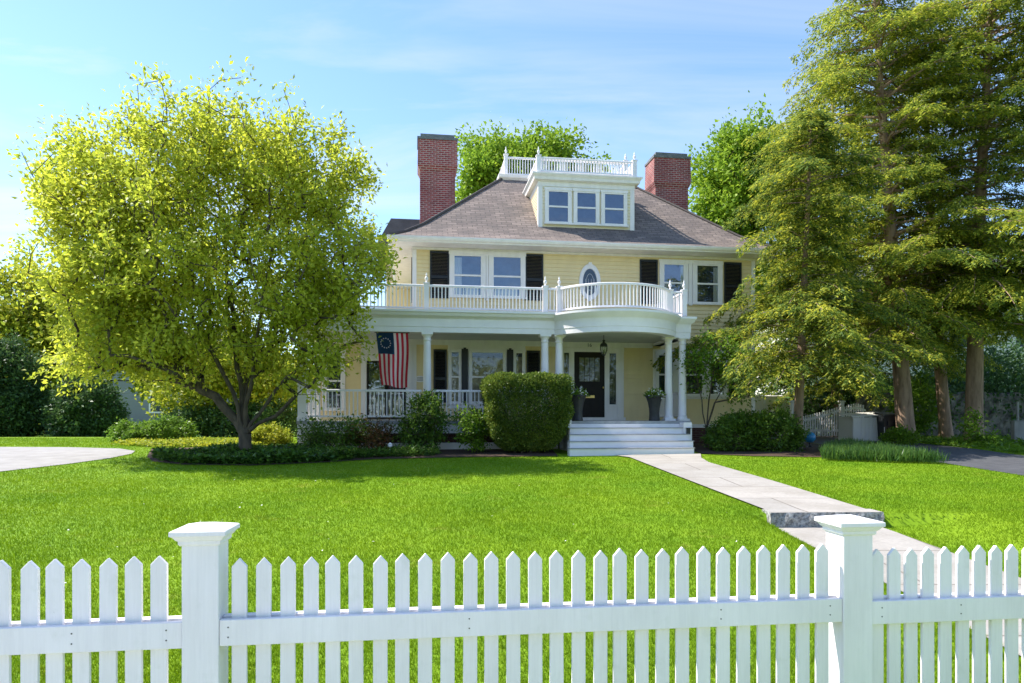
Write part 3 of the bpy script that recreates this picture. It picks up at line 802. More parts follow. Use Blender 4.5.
# ground floor wall behind the porch
shutter(-3.47, -3.06, 1.45, 3.10); shutter(-.56, -.13, 1.45, 3.10)
z0, z1 = 1.45, 3.06
window(-2.96, -2.65, z0, z1, cas=.055, curtains=[('tan_reflection', -2.94, -2.67, z0, 2.9)], gl='porch_glass')
window(-2.32, -1.27, z0, z1, cas=.06, curtains=[('tan_reflection', -2.3, -1.29, z0, 2.86)], gl='porch_glass')
window(-.94, -.66, z0, z1, cas=.055, curtains=[('tan_reflection', -.92, -.68, z0, 2.9)], gl='porch_glass')
for a in (-2.61, -1.19):
    m_ = MB(); m_.box(a, a + .20, D - .10, D - .07, 1.45, 3.12); m_.box(a + .06, a + .14, D - .11, D - .10, 3.06, 3.16); m_.build('shutter', M['black'], house)
m_ = MB().box(-3.02, -.60, D - .029, D - .005, 1.28, 3.24); m_.build('window_surround', M['trim'], house)
# door set
m_ = MB().box(.50, 2.60, D - .03, D, .9, 3.26); m_.box(.50, 2.60, D - .07, D - .03, 3.08, 3.20)
for a0, a1 in ((.50, .60), (.83, .96), (1.955, 2.08), (2.37, 2.57)): m_.box(a0, a1, D - .08, D - .03, 1.0, 3.08)
m_.box(.60, .83, D - .06, D - .03, 1.0, 1.38); m_.box(2.08, 2.37, D - .06, D - .03, 1.0, 1.38)
m_.box(.96, 2.60, D - .22, D - .03, .90, 1.0)
m_.build('door_surround', M['trim'], house)
dr = MB().box(.96, 1.955, D - .065, D - .03, 1.0, 3.08)
for q in ((1.06, 1.42, 1.12, 1.55), (1.50, 1.86, 1.12, 1.55), (1.06, 1.42, 1.78, 2.02), (1.50, 1.86, 1.78, 2.02)): dr.box(q[0], q[1], D - .072, D - .065, q[2], q[3])
door = dr.build('front_door', M['door'], house)
quad('pane_backing', 1.12, 1.80, 2.12, 2.92, D - .068, M['leaded'], door); quad('pane', 1.12, 1.80, 2.12, 2.92, D - .074, M['porch_glass'], door)
m_ = MB()
for k in range(5): m_.box(1.12 + .17 * k - .008, 1.12 + .17 * k + .008, D - .082, D - .074, 2.12, 2.92)
for z in (2.12, 2.9): m_.box(1.12, 1.80, D - .0825, D - .0745, z, z + .02)
m_.build('door_muntin', M['door'], door)
MB().box(1.30, 1.62, D - .085, D - .07, 1.62, 1.70).build('mail_slot', M['brass'], door)
MB().lathe([(.012, 0), (.03, .02), (.032, .04), (.02, .06)], 0, 0, 12).build('door_handle', M['brass'], door, smooth=True).matrix_local = Matrix.Translation((1.90, D - .065, 1.95)) @ Matrix.Rotation(R(90), 4, 'X')
for a0, a1 in ((.60, .83), (2.08, 2.37)):
    m_ = MB(); sash(m_, a0, a1, 1.38, 3.08, D - .035, .035, False); o = m_.build('sidelight', M['trim'], house)
    quad('window_interior', a0, a1, 1.38, 3.08, D - .033, M['room'], o); cloth(a0 + .06, a1 - .06, 1.45, 3.0, D - .042, o, 'curtain', 'leaded'); quad('pane', a0 + .02, a1 - .02, 1.4, 3.06, D - .055, M['porch_glass'], o)
fc = bpy.data.curves.new('house_number', 'FONT'); fc.body = '16'; fc.size = .16; fc.extrude = .006; fc.align_x = 'CENTER'
fc.materials.append(M['iron'])
fo = bpy.data.objects.new('house_number', fc); COL.objects.link(fo); me_ = bpy.data.meshes.new_from_object(fo); bpy.data.objects.remove(fo); me_.name = 'house_number'; fo = bpy.data.objects.new('house_number', me_); COL.objects.link(fo); fo.parent = house; fo.location = (1.46, D - .058, 3.245); fo.rotation_euler = (R(90), 0, 0)
# oval plaque
m_ = MB(); q = [(-3.88 + .16 * math.cos(t_), 2.18 + .10 * math.sin(t_)) for t_ in np.linspace(0, 2 * math.pi, 28, endpoint=False)]
m_.prism(q, D - .05, D - .02); pq = m_.build('plaque', M['trim'], house)
m_ = MB()
for z in (2.21, 2.17, 2.13): m_.box(-3.98, -3.78, D - .054, D - .05, z, z + .018)
m_.build('plaque_lettering', M['grey'], pq)
# right bay of three ground floor windows
for a0, a1 in ((3.72, 4.28), (4.42, 5.28), (5.48, 6.02)): window(a0, a1, 1.72, 3.05, cas=.07)
m_ = MB().box(3.58, 6.12, D - .029, D - .005, 1.60, 3.2); m_.build('window_surround', M['trim'], house)
shutter(6.16, 6.62, 1.66, 3.1)
# downspout at the porch corner
MB().tube([(3.84, .35, 3.4), (3.84, .35, .6), (3.84, .2, .45)], .035, 8).build('downspout', M['white'], house)
# one storey wing on the left under the wraparound porch
wg = MB(); clap(wg, (-6.95, D), (WL - .02, D), .4, 3.4); clap(wg, (-6.95, 8.0), (-6.95, D), .4, 3.4); wg.build('wing_wall', M['yellow'], house)
MB().xyprism([(PL - .1, D + .02), (WL - .01, D + .02), (WL - .01, 8), (PL - .1, 8)], 3.86, 3.93).build('wing_roof', M['tread'], house)
window(-6.72, -6.22, 1.25, 2.95, cas=.09); MB().box(-6.98, -6.86, D - .04, D + .1, .4, 3.3).build('corner_board', M['trim'], house)
m_ = MB().box(-5.66, -4.12, D - .03, D, .9, 3.26); m_.box(-5.66, -5.50, D - .07, D - .03, .9, 2.75); m_.box(-4.30, -4.12, D - .07, D - .03, .9, 3.24); m_.box(-5.66, -4.12, D - .075, D - .03, 2.72, 2.86)
m_.build('door_surround', M['trim'], house)
m_ = MB(); sash(m_, -5.48, -4.9, .95, 2.72, D - .04, .05, False); sash(m_, -4.9, -4.32, .95, 2.72, D - .04, .05, False); gd = m_.build('glass_door', M['door'], house)
quad('window_interior', -5.48, -4.32, .95, 2.72, D - .034, M['room'], gd); quad('pane', -5.46, -4.34, .97, 2.70, D - .06, M['glass'], gd)
# rear wing seen past the left corner of the roof
rw = MB().box(-5.2, WL - .02, 9.2, 13.5, 0, 7.6); rw.build('rear_wing', M['yellow'], house)
m_ = MB(); m_.prism([(-5.6, 7.9), (-2.9, 7.9), (-2.9, 9.0), (-5.0, 9.0)], 8.9, 13.6); m_.build('rear_wing_roof', M['slate'], house)
# side shutter by the left corner
m_ = MB().box(WL - .06, WL - .02, 2.75, 3.2, 4.66, 6.03); m_.build('shutter', M['black'], house)

# ---------------------------------------------------------------- flag, lantern, planters
flag = MB(); nu, nv = 39, 30
fa0, fw_, fz, fl = -5.08, .86, 3.30, 1.50
def fp(i, j):
    u, v = i / nu, j / nv
    a = fa0 + fw_ * u + .17 * (1 - u) ** 1.3 * v ** 1.6 + .02 * math.sin(v * 5)
    b = -.02 + .05 * math.sin(u * 9 + v * 2.0) * (.25 + v) + .025 * math.sin(u * 21 + v * 3) * v
    z = fz - fl * v * (1 - .05 * (1 - u)) + .02 * math.sin(u * 7) * v
    return (a, b, z)
for i in range(nu):
    for j in range(nv):
        stripe = i * 13 // nu
        mi = 2 if (i < 21 and j < 12) else (0 if stripe % 2 == 0 else 1)
        flag.face([fp(i, j), fp(i, j + 1), fp(i + 1, j + 1), fp(i + 1, j)], mi=mi)
fe = empty('flag', hw(0, 0, 0), R(8), 'red and white striped flag with ring of white stars hung from porch beam', 'flag')
flag.build('flag_cloth', [M['red'], M['flagwhite'], M['navy']], fe, smooth=True)
sm = MB()
for k in range(13):
    t_ = 2 * math.pi * k / 13
    u, v = .27 + .155 * math.cos(t_), .195 + .092 * math.sin(t_)
    p = Vector(fp(u * nu, v * nv)); p.y -= .012
    pts = []
    for q in range(10):
        r_ = .024 if q % 2 == 0 else .010
        pts.append((p.x + r_ * math.sin(q * math.pi / 5), p.y, p.z + r_ * math.cos(q * math.pi / 5)))
    c_ = (p.x, p.y, p.z)
    for q in range(10): sm.face([c_, pts[q], pts[(q + 1) % 10]])
sm.build('stars', M['flagwhite'], fe)
MB().tube([(fa0 - .04, -.02, fz + .01), (fa0 + fw_ + .04, -.02, fz + .01)], .012, 8).build('flag_rod', M['iron'], fe)

lp = hw(1.40, .35, .06)
lan = empty('porch_lantern', lp, R(8), 'black glazed lantern hanging from the round portico ceiling', 'lantern')
MB().tube([(0, 0, 3.39), (0, 0, 3.20)], .010, 6).lathe([(.06, 3.36), (.05, 3.39)], 0, 0, 12).build('hanging_rod', M['iron'], lan)
MB().lathe([(.012, 3.20), (.05, 3.17), (.03, 3.15), (.035, 3.12), (.10, 3.07), (.115, 3.02), (.115, 2.99), (.0, 2.99)], 0, 0, 8, False).build('lantern_cap', M['iron'], lan)
fr = MB()
for k in range(6):
    t_ = k * math.pi / 3; c, s = math.cos(t_), math.sin(t_)
    fr.tube([(.108*c, .108*s, 2.99), (.10*c, .10*s, 2.88), (.05*c, .05*s, 2.76)], .007, 5)
fr.lathe([(.055, 2.76), (.055, 2.74), (.015, 2.72)], 0, 0, 8); fr.lathe([(.012, 2.76), (.012, 2.90)], 0, 0, 8)
fr.build('lantern_frame', M['iron'], lan)
MB().lathe([(.102, 2.985), (.094, 2.88), (.05, 2.77)], 0, 0, 12, False).build('glass', M['lampglass'], lan, smooth=True)

def planter(a, b, label, plabel, seed):
    p = hw(a, b, .90)
    e_ = empty('planter', p, R(8), label, 'planter', 'tall planters beside the front door')
    prof_ = [(.15, 0), (.165, .02), (.15, .06), (.145, .2), (.155, .35), (.185, .52), (.235, .66), (.265, .69), (.265, .72), (.23, .72), (.22, .68)]
    MB().lathe(prof_, 0, 0, 48, True, .02).build('pot', M['planter'], e_, smooth=True)
    MB().lathe([(.22, .67), (.0, .68)], 0, 0, 16, False).build('potting_soil', M['mulch'], e_)
    r2 = np.random.default_rng(seed); n = 260
    pe = empty('potted_plant', p + Vector((0, 0, .67)), 0, plabel, 'plant', 'plants in the tall planters')
    Dd = norm(r2.normal(size=(n, 3)) * [1, 1, .6] + [0, 0, .5]); C = Dd * r2.uniform(.05, .27, (n, 1)) * [1.15, 1.15, .9]; C[:, 2] = np.abs(C[:, 2])
    leaf_mesh('foliage', C, Dd + r2.normal(size=(n, 3)) * .4, r2.normal(size=(n, 3)), r2.uniform(.06, .12, n), r2.uniform(.03, .05, n), M['lf_bright'], pe)
    k = 45; Dd = norm(r2.normal(size=(k, 3)) * [1, 1, .5] + [.3, 0, .8]); C = Dd * r2.uniform(.2, .30, (k, 1))
    leaf_mesh('blossom', C, r2.normal(size=(k, 3)), r2.normal(size=(k, 3)), r2.uniform(.04, .06, k), r2.uniform(.04, .055, k), M['petal'], pe)
planter(2.76, -.12, 'tall dark fluted planter standing by the right pair of columns', 'leafy plant with white blossom in the planter by the right columns', 3)
planter(.42, -.45, 'tall dark planter half hidden behind the clipped hedge', 'green plant in the planter beside the clipped hedge', 4)

# ---------------------------------------------------------------- picket fence
TH = R(7)
fence = empty('picket_fence', (-1.17, 2.72, 0), TH, 'white wooden picket fence with two capped square posts along the street', 'fence')
GB = -.66
def fpost(x, dz=0):
    """square capped post; front left corner at x on the fence line"""
    w_ = .14
    o = MB().box(x, x + w_, 0, w_, GB, .475 + dz).build('fence_post', M['fence'], fence, bevel=.004)
    cx2, cy2 = x + w_/2, w_/2
    def ring(h, z): return [(cx2 - h, cy2 - h, z), (cx2 + h, cy2 - h, z), (cx2 + h, cy2 + h, z), (cx2 - h, cy2 + h, z)]
    prf = [(.074, .455), (.080, .462), (.080, .474), (.088, .480), (.096, .492), (.106, .498), (.106, .514), (.100, .518), (.03, .534)]
    prf = [(h_, z_ + dz) for h_, z_ in prf]
    m_ = MB()
    for (h0, q0), (h1, q1) in zip(prf, prf[1:]):
        A, B = ring(h0, q0), ring(h1, q1)
        for k in range(4): m_.face([A[k], A[(k+1) % 4], B[(k+1) % 4], B[k]])
    m_.face(ring(*prf[-1])); m_.face(ring(*prf[0])[::-1])
    m_.build('post_cap', M['fence'], o)
fpost(-.14, .018); fpost(2.67)
def run(x0, x1, first, pitch, w_, tip, rail, top_off, holes):
    th = .018; yp = .034                                     # pickets sit behind the front rail, in front of the back rail
    for zb, zt in ((rail, rail + .105), (rail - .60, rail - .50)):
        MB().box(x0, x1, .008, .032, zb, zt).build('front_rail', M['fence'], fence, bevel=.003)
        MB().box(x0, x1, yp + th + .003, yp + th + .042, zb, zt + .004).build('back_rail', M['fence'], fence, bevel=.003)
    x = first
    while x + w_ < x1 - .003 if pitch > 0 else x > x0:
        if x > x0:
            jt = random.uniform(-.004, .004); jx = random.uniform(-.003, .003); le = random.uniform(-.003, .003)
            z_ = tip + jt; q = [(x + jx, -.56), (x + jx + w_, -.56), (x + jx + w_ + le, z_ - .033), (x + jx + w_/2 + le, z_), (x + jx + le, z_ - .033)]
            MB().prism(q, yp, yp + th).build('picket', M['fence'], fence, bevel=.0025)
        x += pitch
    for hx in holes:
      for hz in ((rail + .035), (rail + .075)):
            nm = MB()
            q = [(hx + .003 * math.cos(t_), hz + .003 * math.sin(t_)) for t_ in np.linspace(0, 6.283, 8, endpoint=False)]
            nm.prism(q, .0065, .0085)
            nm.build('nail_head', M['iron'], fence)
run(.001, 2.669, .040, .0935, .0588, .412, .067, 0, (.035, 1.0, 2.61, 2.1))
run(-2.2, -.141, -2.208, .0970, .0630, .425, .064, 0, (-.20, -.55, -1.1))
run(2.811, 5.2, 2.83, .0850, .0580, .388, .050, 0, (2.86, 3.25))

# ---------------------------------------------------------------- vegetation builders
class Skel:
    def __init__(s, cap=60000): s.P = np.zeros((cap, 3)); s.par = np.full(cap, -1); s.w = np.zeros(cap); s.n = 0
    def add(s, p, par): s.P[s.n] = p; s.par[s.n] = par; s.n += 1; return s.n - 1
    def path(s, i, pts, step=.3, wig=.03, r=None):
        for p in pts:
            p = np.array(p, float); a = s.P[i].copy(); L = np.linalg.norm(p - a); k = max(1, int(L / step))
            for q in range(1, k + 1):
                i = s.add(a + (p - a) * q / k + (rng.normal(size=3) * wig if q < k else 0), i)
        return i
    def reach(s, t, step, lift=.15):
        P = s.P[:s.n]; d = np.linalg.norm(P - t, axis=1) + 0.9 * np.maximum(0, P[:, 2] - t[2] + .1)
        i = int(np.argmin(d)); a = P[i].copy(); L = np.linalg.norm(t - a); k = max(1, int(L / step))
        c = (a + t) / 2 + np.array([0, 0, lift * L]) + rng.normal(size=3) * .08 * L
        for q in range(1, k + 1):
            u = q / k; i = s.add((1-u)**2 * a + 2*u*(1-u) * c + u*u * t, i)
        return i, (t - c)
    def mesh(s, name, mat, parent, r0, expo, sides=6, rmin=0, trunk_scale=1.0):
        n = s.n; w = np.zeros(n); ch = np.zeros(n, int)
        for i in range(n):
            if s.par[i] >= 0: ch[s.par[i]] += 1
        w[ch == 0] = 1
        for i in range(n - 1, 0, -1):
            if s.par[i] >= 0: w[s.par[i]] += w[i]
        rad = r0 * np.maximum(w, 1) ** expo * trunk_scale
        idx = np.array([i for i in range(n) if s.par[i] >= 0 and rad[i] >= rmin])
        A, B = s.P[s.par[idx]], s.P[idx]; ra = np.minimum(rad[s.par[idx]], rad[idx] * 1.35); rb = rad[idx]
        d = norm(B - A); ref = np.where(np.abs(d[:, 2:3]) > .8, [[1., 0, 0]], [[0, 0, 1.]]); u = norm(np.cross(d, ref)); v = np.cross(d, u)
        an = np.arange(sides) * 2 * np.pi / sides
        cs, sn = np.cos(an)[None, :, None], np.sin(an)[None, :, None]
        off = u[:, None] * cs + v[:, None] * sn
        V = np.concatenate([A[:, None] + off * ra[:, None, None] - d[:, None] * ra[:, None, None] * .3, B[:, None] + off * rb[:, None, None]], 1).reshape(-1, 3)
        base = (np.arange(len(idx)) * 2 * sides)[:, None]; k = np.arange(sides)[None]; j = (k + 1) % sides
        F = np.stack([base + k, base + j, base + sides + j, base + sides + k], -1).reshape(-1, 4)
        o = npmesh(name, V, F, mat, parent)
        o.data.polygons.foreach_set('use_smooth', [True] * len(F))
        return o
def lobe_points(lobes, n, shell=.55):
    """points through a union of ellipsoids (cx,cy,cz,rx,ry,rz,weight), biased towards the outside"""
    wts = np.array([l[6] if len(l) > 6 else l[3]*l[4]*l[5] for l in lobes], float); wts /= wts.sum()
    out = []
    for l, wt in zip(lobes, wts):
        k = max(1, int(round(n * wt))); d = norm(rng.normal(size=(k, 3)))
        r = rng.uniform(0, 1, (k, 1)) ** (shell / 2)
        bumpy = 1 + .10 * np.sin(d[:, :1] * 7 + l[0]) * np.cos(d[:, 2:] * 6 + l[1]) + rng.normal(size=(k, 1)) * .04
        out.append(np.array(l[:3]) + d * r * bumpy * np.array(l[3:6]))
    return np.concatenate(out)
def foliage(T, dirs, per, sig, L, W, mat, parent, centre, name='foliage', up=.5, flat_=1.0, out=.6):
    n = len(T) * per
    C = np.repeat(T, per, 0) + rng.normal(size=(n, 3)) * sig * [1, 1, flat_]
    od = norm(C - centre)
    Dd = rng.normal(size=(n, 3)) * .8 + od * out + np.repeat(norm(dirs), per, 0) * .4 - [0, 0, .15]
    N = rng.normal(size=(n, 3)) * .8 + [0, 0, up] + od * .3
    k = rng.uniform(.65, 1.25, n)
    return leaf_mesh(name, C, Dd, N, L * k, W * k * rng.uniform(.8, 1.2, n), mat, parent)
def tree(name, base, limbs, lobes, n_t, per, sig, L, W, leaf, label, cat, group=None, bark='bark', r0=.006, expo=.46, step=.35, fork=None, shell=.55, sides=6, lift=.12, flat_=1.0, up=.5, zmin=.25, clump=None):
    e_ = empty(name, base, 0, label, cat, group)
    b = np.array(base, float); sk_ = Skel(); r_ = sk_.add(np.zeros(3) - [0, 0, .15], -1)
    f_ = sk_.path(r_, [np.array(fork) - b] if fork is not None else [[0, 0, .25]], .25, .01)
    for pts in limbs: sk_.path(f_, [np.array(p) - b for p in pts], .3, .03)
    lob = [(l[0]-b[0], l[1]-b[1], l[2]-b[2], *l[3:]) for l in lobes]
    if clump:
        K = lobe_points(lob, clump[0], shell); T = np.repeat(K, n_t // clump[0], 0); T = T + rng.normal(size=T.shape) * clump[1] * rng.uniform(.6, 1.2, (len(T), 1))
    else: T = lobe_points(lob, n_t, shell)
    T = T[T[:, 2] > zmin]
    T = T[np.argsort(np.linalg.norm(T - sk_.P[f_], axis=1))]
    dirs = []
    for t in T: dirs.append(sk_.reach(t, step, lift)[1])
    sk_.mesh('trunk', M[bark], e_, r0, expo, sides)
    cen = np.average(np.array([l[:3] for l in lob]), axis=0, weights=[l[3]*l[4]*l[5] for l in lob])
    foliage(T, np.array(dirs), per, sig, L, W, M[leaf], e_, cen, 'crown', up, flat_)
    return e_
def gp(u, v, Y):
    p = at(u, v, Y); p[2] = float(gz(p[0], p[1])); return p

# ---- the big spring magnolia on the left
mb0 = at(245, 440, 16.0); mb0[2] = float(gz(mb0[0], 16.0))
A_ = lambda u, v, Y: at(u, v, Y)
limbs = [[A_(233,392,15.9), A_(206,340,15.6), A_(172,275,15.2), A_(125,205,14.9)],
         [A_(241,382,16.1), A_(229,320,16.4), A_(226,250,16.8), A_(214,160,17.0)],
         [A_(250,390,15.8), A_(258,330,15.3), A_(272,250,15.0), A_(268,170,15.2)],
         [A_(268,402,16.0), A_(296,370,16.2), A_(330,310,16.3), A_(348,245,16.4)],
         [A_(276,416,16.0), A_(308,385,15.7), A_(338,366,15.6)],
         [A_(215,396,16.1), A_(182,384,16.2), A_(140,352,16.3)],
         [A_(246,380,16.4), A_(250,320,17.2), A_(190,240,18.0), A_(150,170,17.8)],
         [A_(246,385,16.2), A_(280,310,17.2), A_(300,230,17.6)]]
mx0 = A_(205, 235, 16)
lobes = [(mx0[0], 16, 4.95, 3.6, 2.7, 2.95, 10), (*A_(112,190,15.8), 1.5, 1.6, 1.6, 1.6), (*A_(205,150,16), 2.2, 2.0, 1.1, 1.8), (*A_(302,190,16), 1.65, 1.7, 1.5, 1.3),
         (*A_(103,275,15.8), 1.55, 1.7, 1.5, 1.7), (*A_(130,350,15.8), 1.7, 1.5, .9, 1.1), (*A_(195,350,15.6), 1.9, 1.6, .7, .5), (*A_(333,262,15.8), 1.3, 1.5, 1.45, 1.4), (*A_(308,345,15.7), 1.15, 1.2, .9, .6)]
tree('magnolia_tree', mb0, limbs, lobes, 3120, 33, .145, .118, .06, 'lf_magnolia', 'broad round tree with fresh yellow green leaves standing left of the porch', 'tree',
     None, 'bark', .0066, .45, .35, mb0 + np.array([0, 0, .55]), .75, 7, up=.8, clump=(520, .23))

# ---- hemlocks
def hemlock(base, top, h0, lmax, label, n_br=95, prof_pow=.75, leaf='lf_hemlock', dens=1.0, trunk_r=.16, name='hemlock_tree', tip=.35, mid=None, gap=.25):
    e_ = empty(name, base, 0, label, 'tree', 'tall conifers right of the house')
    b = np.array(base, float); tp = np.array(top) - b; H = tp[2]
    md = (np.array(mid) - b) if mid is not None else tp * .5
    def axis(t): return 2*t*(1-t)*(md*2 - tp*.5)*.5 + 2*t*(1-t)*tp*.25 + t*t*tp if mid is not None else tp * t
    ts = np.linspace(0, 1, 26); pts = [axis(t) for t in ts]; pts[0] = np.array([0, 0, -.2])
    tr = MB().tube(pts, [trunk_r * (1.25 if t == 0 else 1) * (1 - t) ** .8 + .012 for t in ts], 10)
    br = MB(); C, Dd, N, Ls, Ws = [], [], [], [], []
    for k in range(n_br):
        u = (k + rng.uniform(0, 1)) / n_br; t = h0 + (1 - h0) * u * .985
        o = axis(t); az = k * 2.399 + rng.normal() * .35
        L = lmax * ((1 - u) ** prof_pow * (.75 + .35 * math.sin(u * 9 + k % 3)) + tip * .3) * rng.uniform(.72, 1.12) * min(1, .55 + u * 4)
        if rng.uniform() < gap: L *= .45
        h = np.array([math.cos(az), math.sin(az), 0]); rise = rng.uniform(-.05, .22) + .25 * u; nseg = max(4, int(L / .25)); bp_ = []
        for q in range(nseg + 1):
            s_ = q / nseg; bp_.append(o + h * L * s_ + np.array([0, 0, L * (rise * s_ - .34 * s_ ** 2.2)]) + rng.normal(size=3) * .02)
        br.tube(bp_, [max(.006, trunk_r * .2 * (1 - q / nseg) * min(1, L / 2.2)) for q in range(nseg + 1)], 5, cap=False)
        side = np.array([-h[1], h[0], 0])
        for q in range(1, nseg + 1):
            s_ = q / nseg
            if s_ < .18: continue
            p = bp_[q]; tang = norm(bp_[q] - bp_[q-1]); sl_ = .28 + .42 * math.sin(math.pi * min(1, s_ * .85 + .1)) * min(1.4, L / 2)
            for sg in (-1, 1, 0):
                if sg == 0 and q < nseg: continue
                dr_ = norm(tang * .75 + side * sg * .8 + np.array([0, 0, -.10]) + rng.normal(size=3) * .12) if sg else tang
                l2 = sl_ * rng.uniform(.7, 1.2); m_ = max(5, int(l2 * 66 * dens))
                s2 = rng.uniform(0.02, 1, m_)[:, None]; perp = norm(np.cross(dr_, [0, 0, 1.]))
                cc = p + dr_ * l2 * s2 + perp * rng.normal(size=(m_, 1)) * .085 * (1.15 - s2) - np.array([0, 0, .22]) * l2 * s2 ** 2 + rng.normal(size=(m_, 3)) * [.02, .02, .045]
                sgn = rng.choice([-1., 1.], (m_, 1))
                C.append(cc); Dd.append(dr_ * .8 + perp * sgn * rng.uniform(.3, 1.1, (m_, 1)) + [0, 0, -.2] + rng.normal(size=(m_, 3)) * .2); N.append(np.array([0, 0, 1.]) + rng.normal(size=(m_, 3)) * .35)
                Ls.append(rng.uniform(.08, .16, m_)); Ws.append(rng.uniform(.03, .055, m_))
    tr.build('trunk', M['conbark'], e_, smooth=True); br.build('branches', M['conbark'], e_)
    leaf_mesh('needles', np.concatenate(C), np.concatenate(Dd), np.concatenate(N), np.concatenate(Ls), np.concatenate(Ws), M[leaf], e_, .05)
    return e_
def zt(v, Y): return CAMZ - (v - 418) / 683 * Y
b1 = gp(797, 440, 19.5); hemlock(b1, (at(812, 110, 19.5)), 
 .22, 3.3, 'mid height conifer with drooping layered boughs overlapping the right house corner', 150, .55, trunk_r=.13, dens=1.25, leaf='lf_front', gap=.3)
b2 = gp(907, 441, 23.0); hemlock(b2, at(872, -45, 23.0), .19, 5.2, 'tallest conifer leaning left with reddish bare lower trunk beside the bins', 195, .5, trunk_r=.28, mid=at(888, 210, 23.0), dens=1.0)
b3 = gp(947, 441, 24.6); hemlock(b3, at(925, -10, 24.6), .21, 4.3, 'slim tall conifer with leaning trunk between two thicker ones', 150, .5, trunk_r=.20, mid=at(925, 215, 24.6), dens=.9)
b4 = gp(974, 441, 22.5); hemlock(b4, at(998, -70, 22.5), .27, 4.8, 'tall conifer with straight pale trunk rising beside the stone wall', 185, .45, trunk_r=.26, mid=at(976, 190, 22.5), dens=1.0)
b5 = gp(1085, 445, 21.0); hemlock(b5, at(1080, -60, 21.0), .26, 4.0, 'conifer at the far right edge of the yard with low hanging boughs', 170, .5, trunk_r=.22)
b6 = gp(838, 441, 29.0); hemlock(b6, at(832, 55, 29.0), .12, 4.4, 'conifer farther back filling the gap between the front conifer and the tallest one', 190, .55, trunk_r=.22)
# second stem forking off the straight trunk is part of that tree
# ---- leafy trees behind the house
def leafy(name, base, lobes, n_t, per, L, W, leaf, label, group, sig=.30, r0=.012, fork_h=3.0, shell=.45, step=.7):
    b = np.array(base); f_ = b + [0, 0, fork_h]
    return tree(name, base, [[f_ + [0, 0, 1.5]]], lobes, n_t, per, sig, L, W, leaf, label, 'tree', group, 'bark', r0, .46, step, f_, shell, 6, clump=(n_t // 6, .40))
g_ = 'leafy trees behind the house'
p = at(528, 160, 36)
leafy('maple_tree', (p[0], 36, .25), [(*at(500,192,36), 2.2, 2.2, 2.2), (*at(545,184,36), 2.5, 2.3, 1.9), (*at(525,170,36), 2.2, 2, 1.3), (*at(575,187,36), 1.5, 1.6, 1.3), (*at(530,227,36), 4, 3, 2.5), (*at(480,177,36), 1.3,1.3,1.5)], 700, 95, .20, .13, 'lf_maple', 'bright green leafy tree showing behind the roof deck and left chimney', g_)
p = at(745, 180, 34)
leafy('maple_tree', (p[0], 34, .25), [(*at(745,177,34), 2.4, 2.4, 2.0), (*at(722,202,34), 2.0, 2, 2.4), (*at(772,172,34), 2.2, 2.2, 2.0), (*at(760,232,34), 3.4, 2.6, 3.6), (*at(738,152,34), 1.3, 1.3, 1.0)], 700, 95, .20, .13, 'lf_maple', 'bright green leafy tree rising right of the right brick chimney', g_)
# ---- left background
g_ = 'shrubs and trees across the left driveway'
b = gp(45, 432, 33); leafy('spring_tree', b, [(*at(25,315,33), 2.8, 2.4, 1.8), (*at(35,345,33), 3.4, 2.5, 2.2), (*at(85,320,33), 2.6, 2.5, 2.4), (*at(20,370,33), 2.6, 2.4, 2.2), (*at(105,360,32), 2.6, 2.4, 2.0)], 520, 60, .24, .15, 'lf_gold', 'yellow green tree behind the dark rounded evergreens on the left', g_, .33, .011, 1.4)
b = gp(235, 434, 27); leafy('spring_tree', b, [(*at(235,375,27), 2.0, 1.6, 1.3), (*at(195,385,27), 1.6, 1.4, 1.0), (*at(275,380,27), 1.3, 1.4, 1.2)], 260, 60, .17, .11, 'lf_gold', 'low yellow green tree showing under the magnolia crown', g_, .28, .009, .7)
def bush(name, base, lobes, n_t, per, L, W, leaf, label, group=None, sig=.09, shell=.35, cat='shrub', fork_h=.15, r0=.005, step=.2, up=.5, zmin=.06):
    return tree(name, base, [], lobes, n_t, per, sig, L, W, leaf, label, cat, group, 'bark', r0, .42, step, np.array(base) + [0, 0, fork_h], shell, 5, .12, 1.0, up, zmin)
b = gp(14, 437, 27.5); bush('yew_tree', b, [(b[0]-.4, b[1], 1.9, 1.35, 1.5, 2.1), (b[0]-.2, b[1], 1.1, 1.5, 1.6, 1.2), (b[0]-.6, b[1], 2.9, .9, 1.0, 1.2)], 520, 60, .16, .07, 'lf_yew', 'tall dark rounded evergreen at the left edge', g_, .16, .25, 'tree', .4, .008, .4)
b = gp(86, 437, 27.5); bush('yew_tree', b, [(b[0], b[1], 1.2, 1.1, 1.2, 1.4), (b[0]+.1, b[1], .8, 1.25, 1.3, .85)], 360, 60, .15, .07, 'lf_yew', 'shorter dark evergreen to the right of the taller one', g_, .15, .25, 'tree', .3, .008, .4)
b = gp(207, 434, 26); bush('yew_shrub', b, [(b[0]-.4, b[1], .75, 1.1, .9, .75), (b[0]+.9, b[1], .7, 1.2, .9, .75), (b[0]+2.3, b[1], .75, 1.3, .9, .8)], 330, 55, .12, .06, 'lf_yew', 'low dark evergreen hedge mass behind the magnolia trunk', g_, .12, .25)
b = gp(152, 440, 21.5); bush('rounded_shrub', b, [(b[0]-.5, b[1], .42, .75, .7, .42), (b[0]+.45, b[1], .45, .8, .7, .45)], 260, 60, .085, .045, 'lf_bright', 'low bright green rounded shrub beside the left driveway', g_, .07, .25)
b = gp(268, 438, 19.6); bush('rounded_shrub', b, [(b[0], b[1], .35, .55, .5, .38)], 120, 55, .07, .04, 'lf_gold', 'small golden rounded shrub just right of the magnolia trunk', g_, .06, .25)

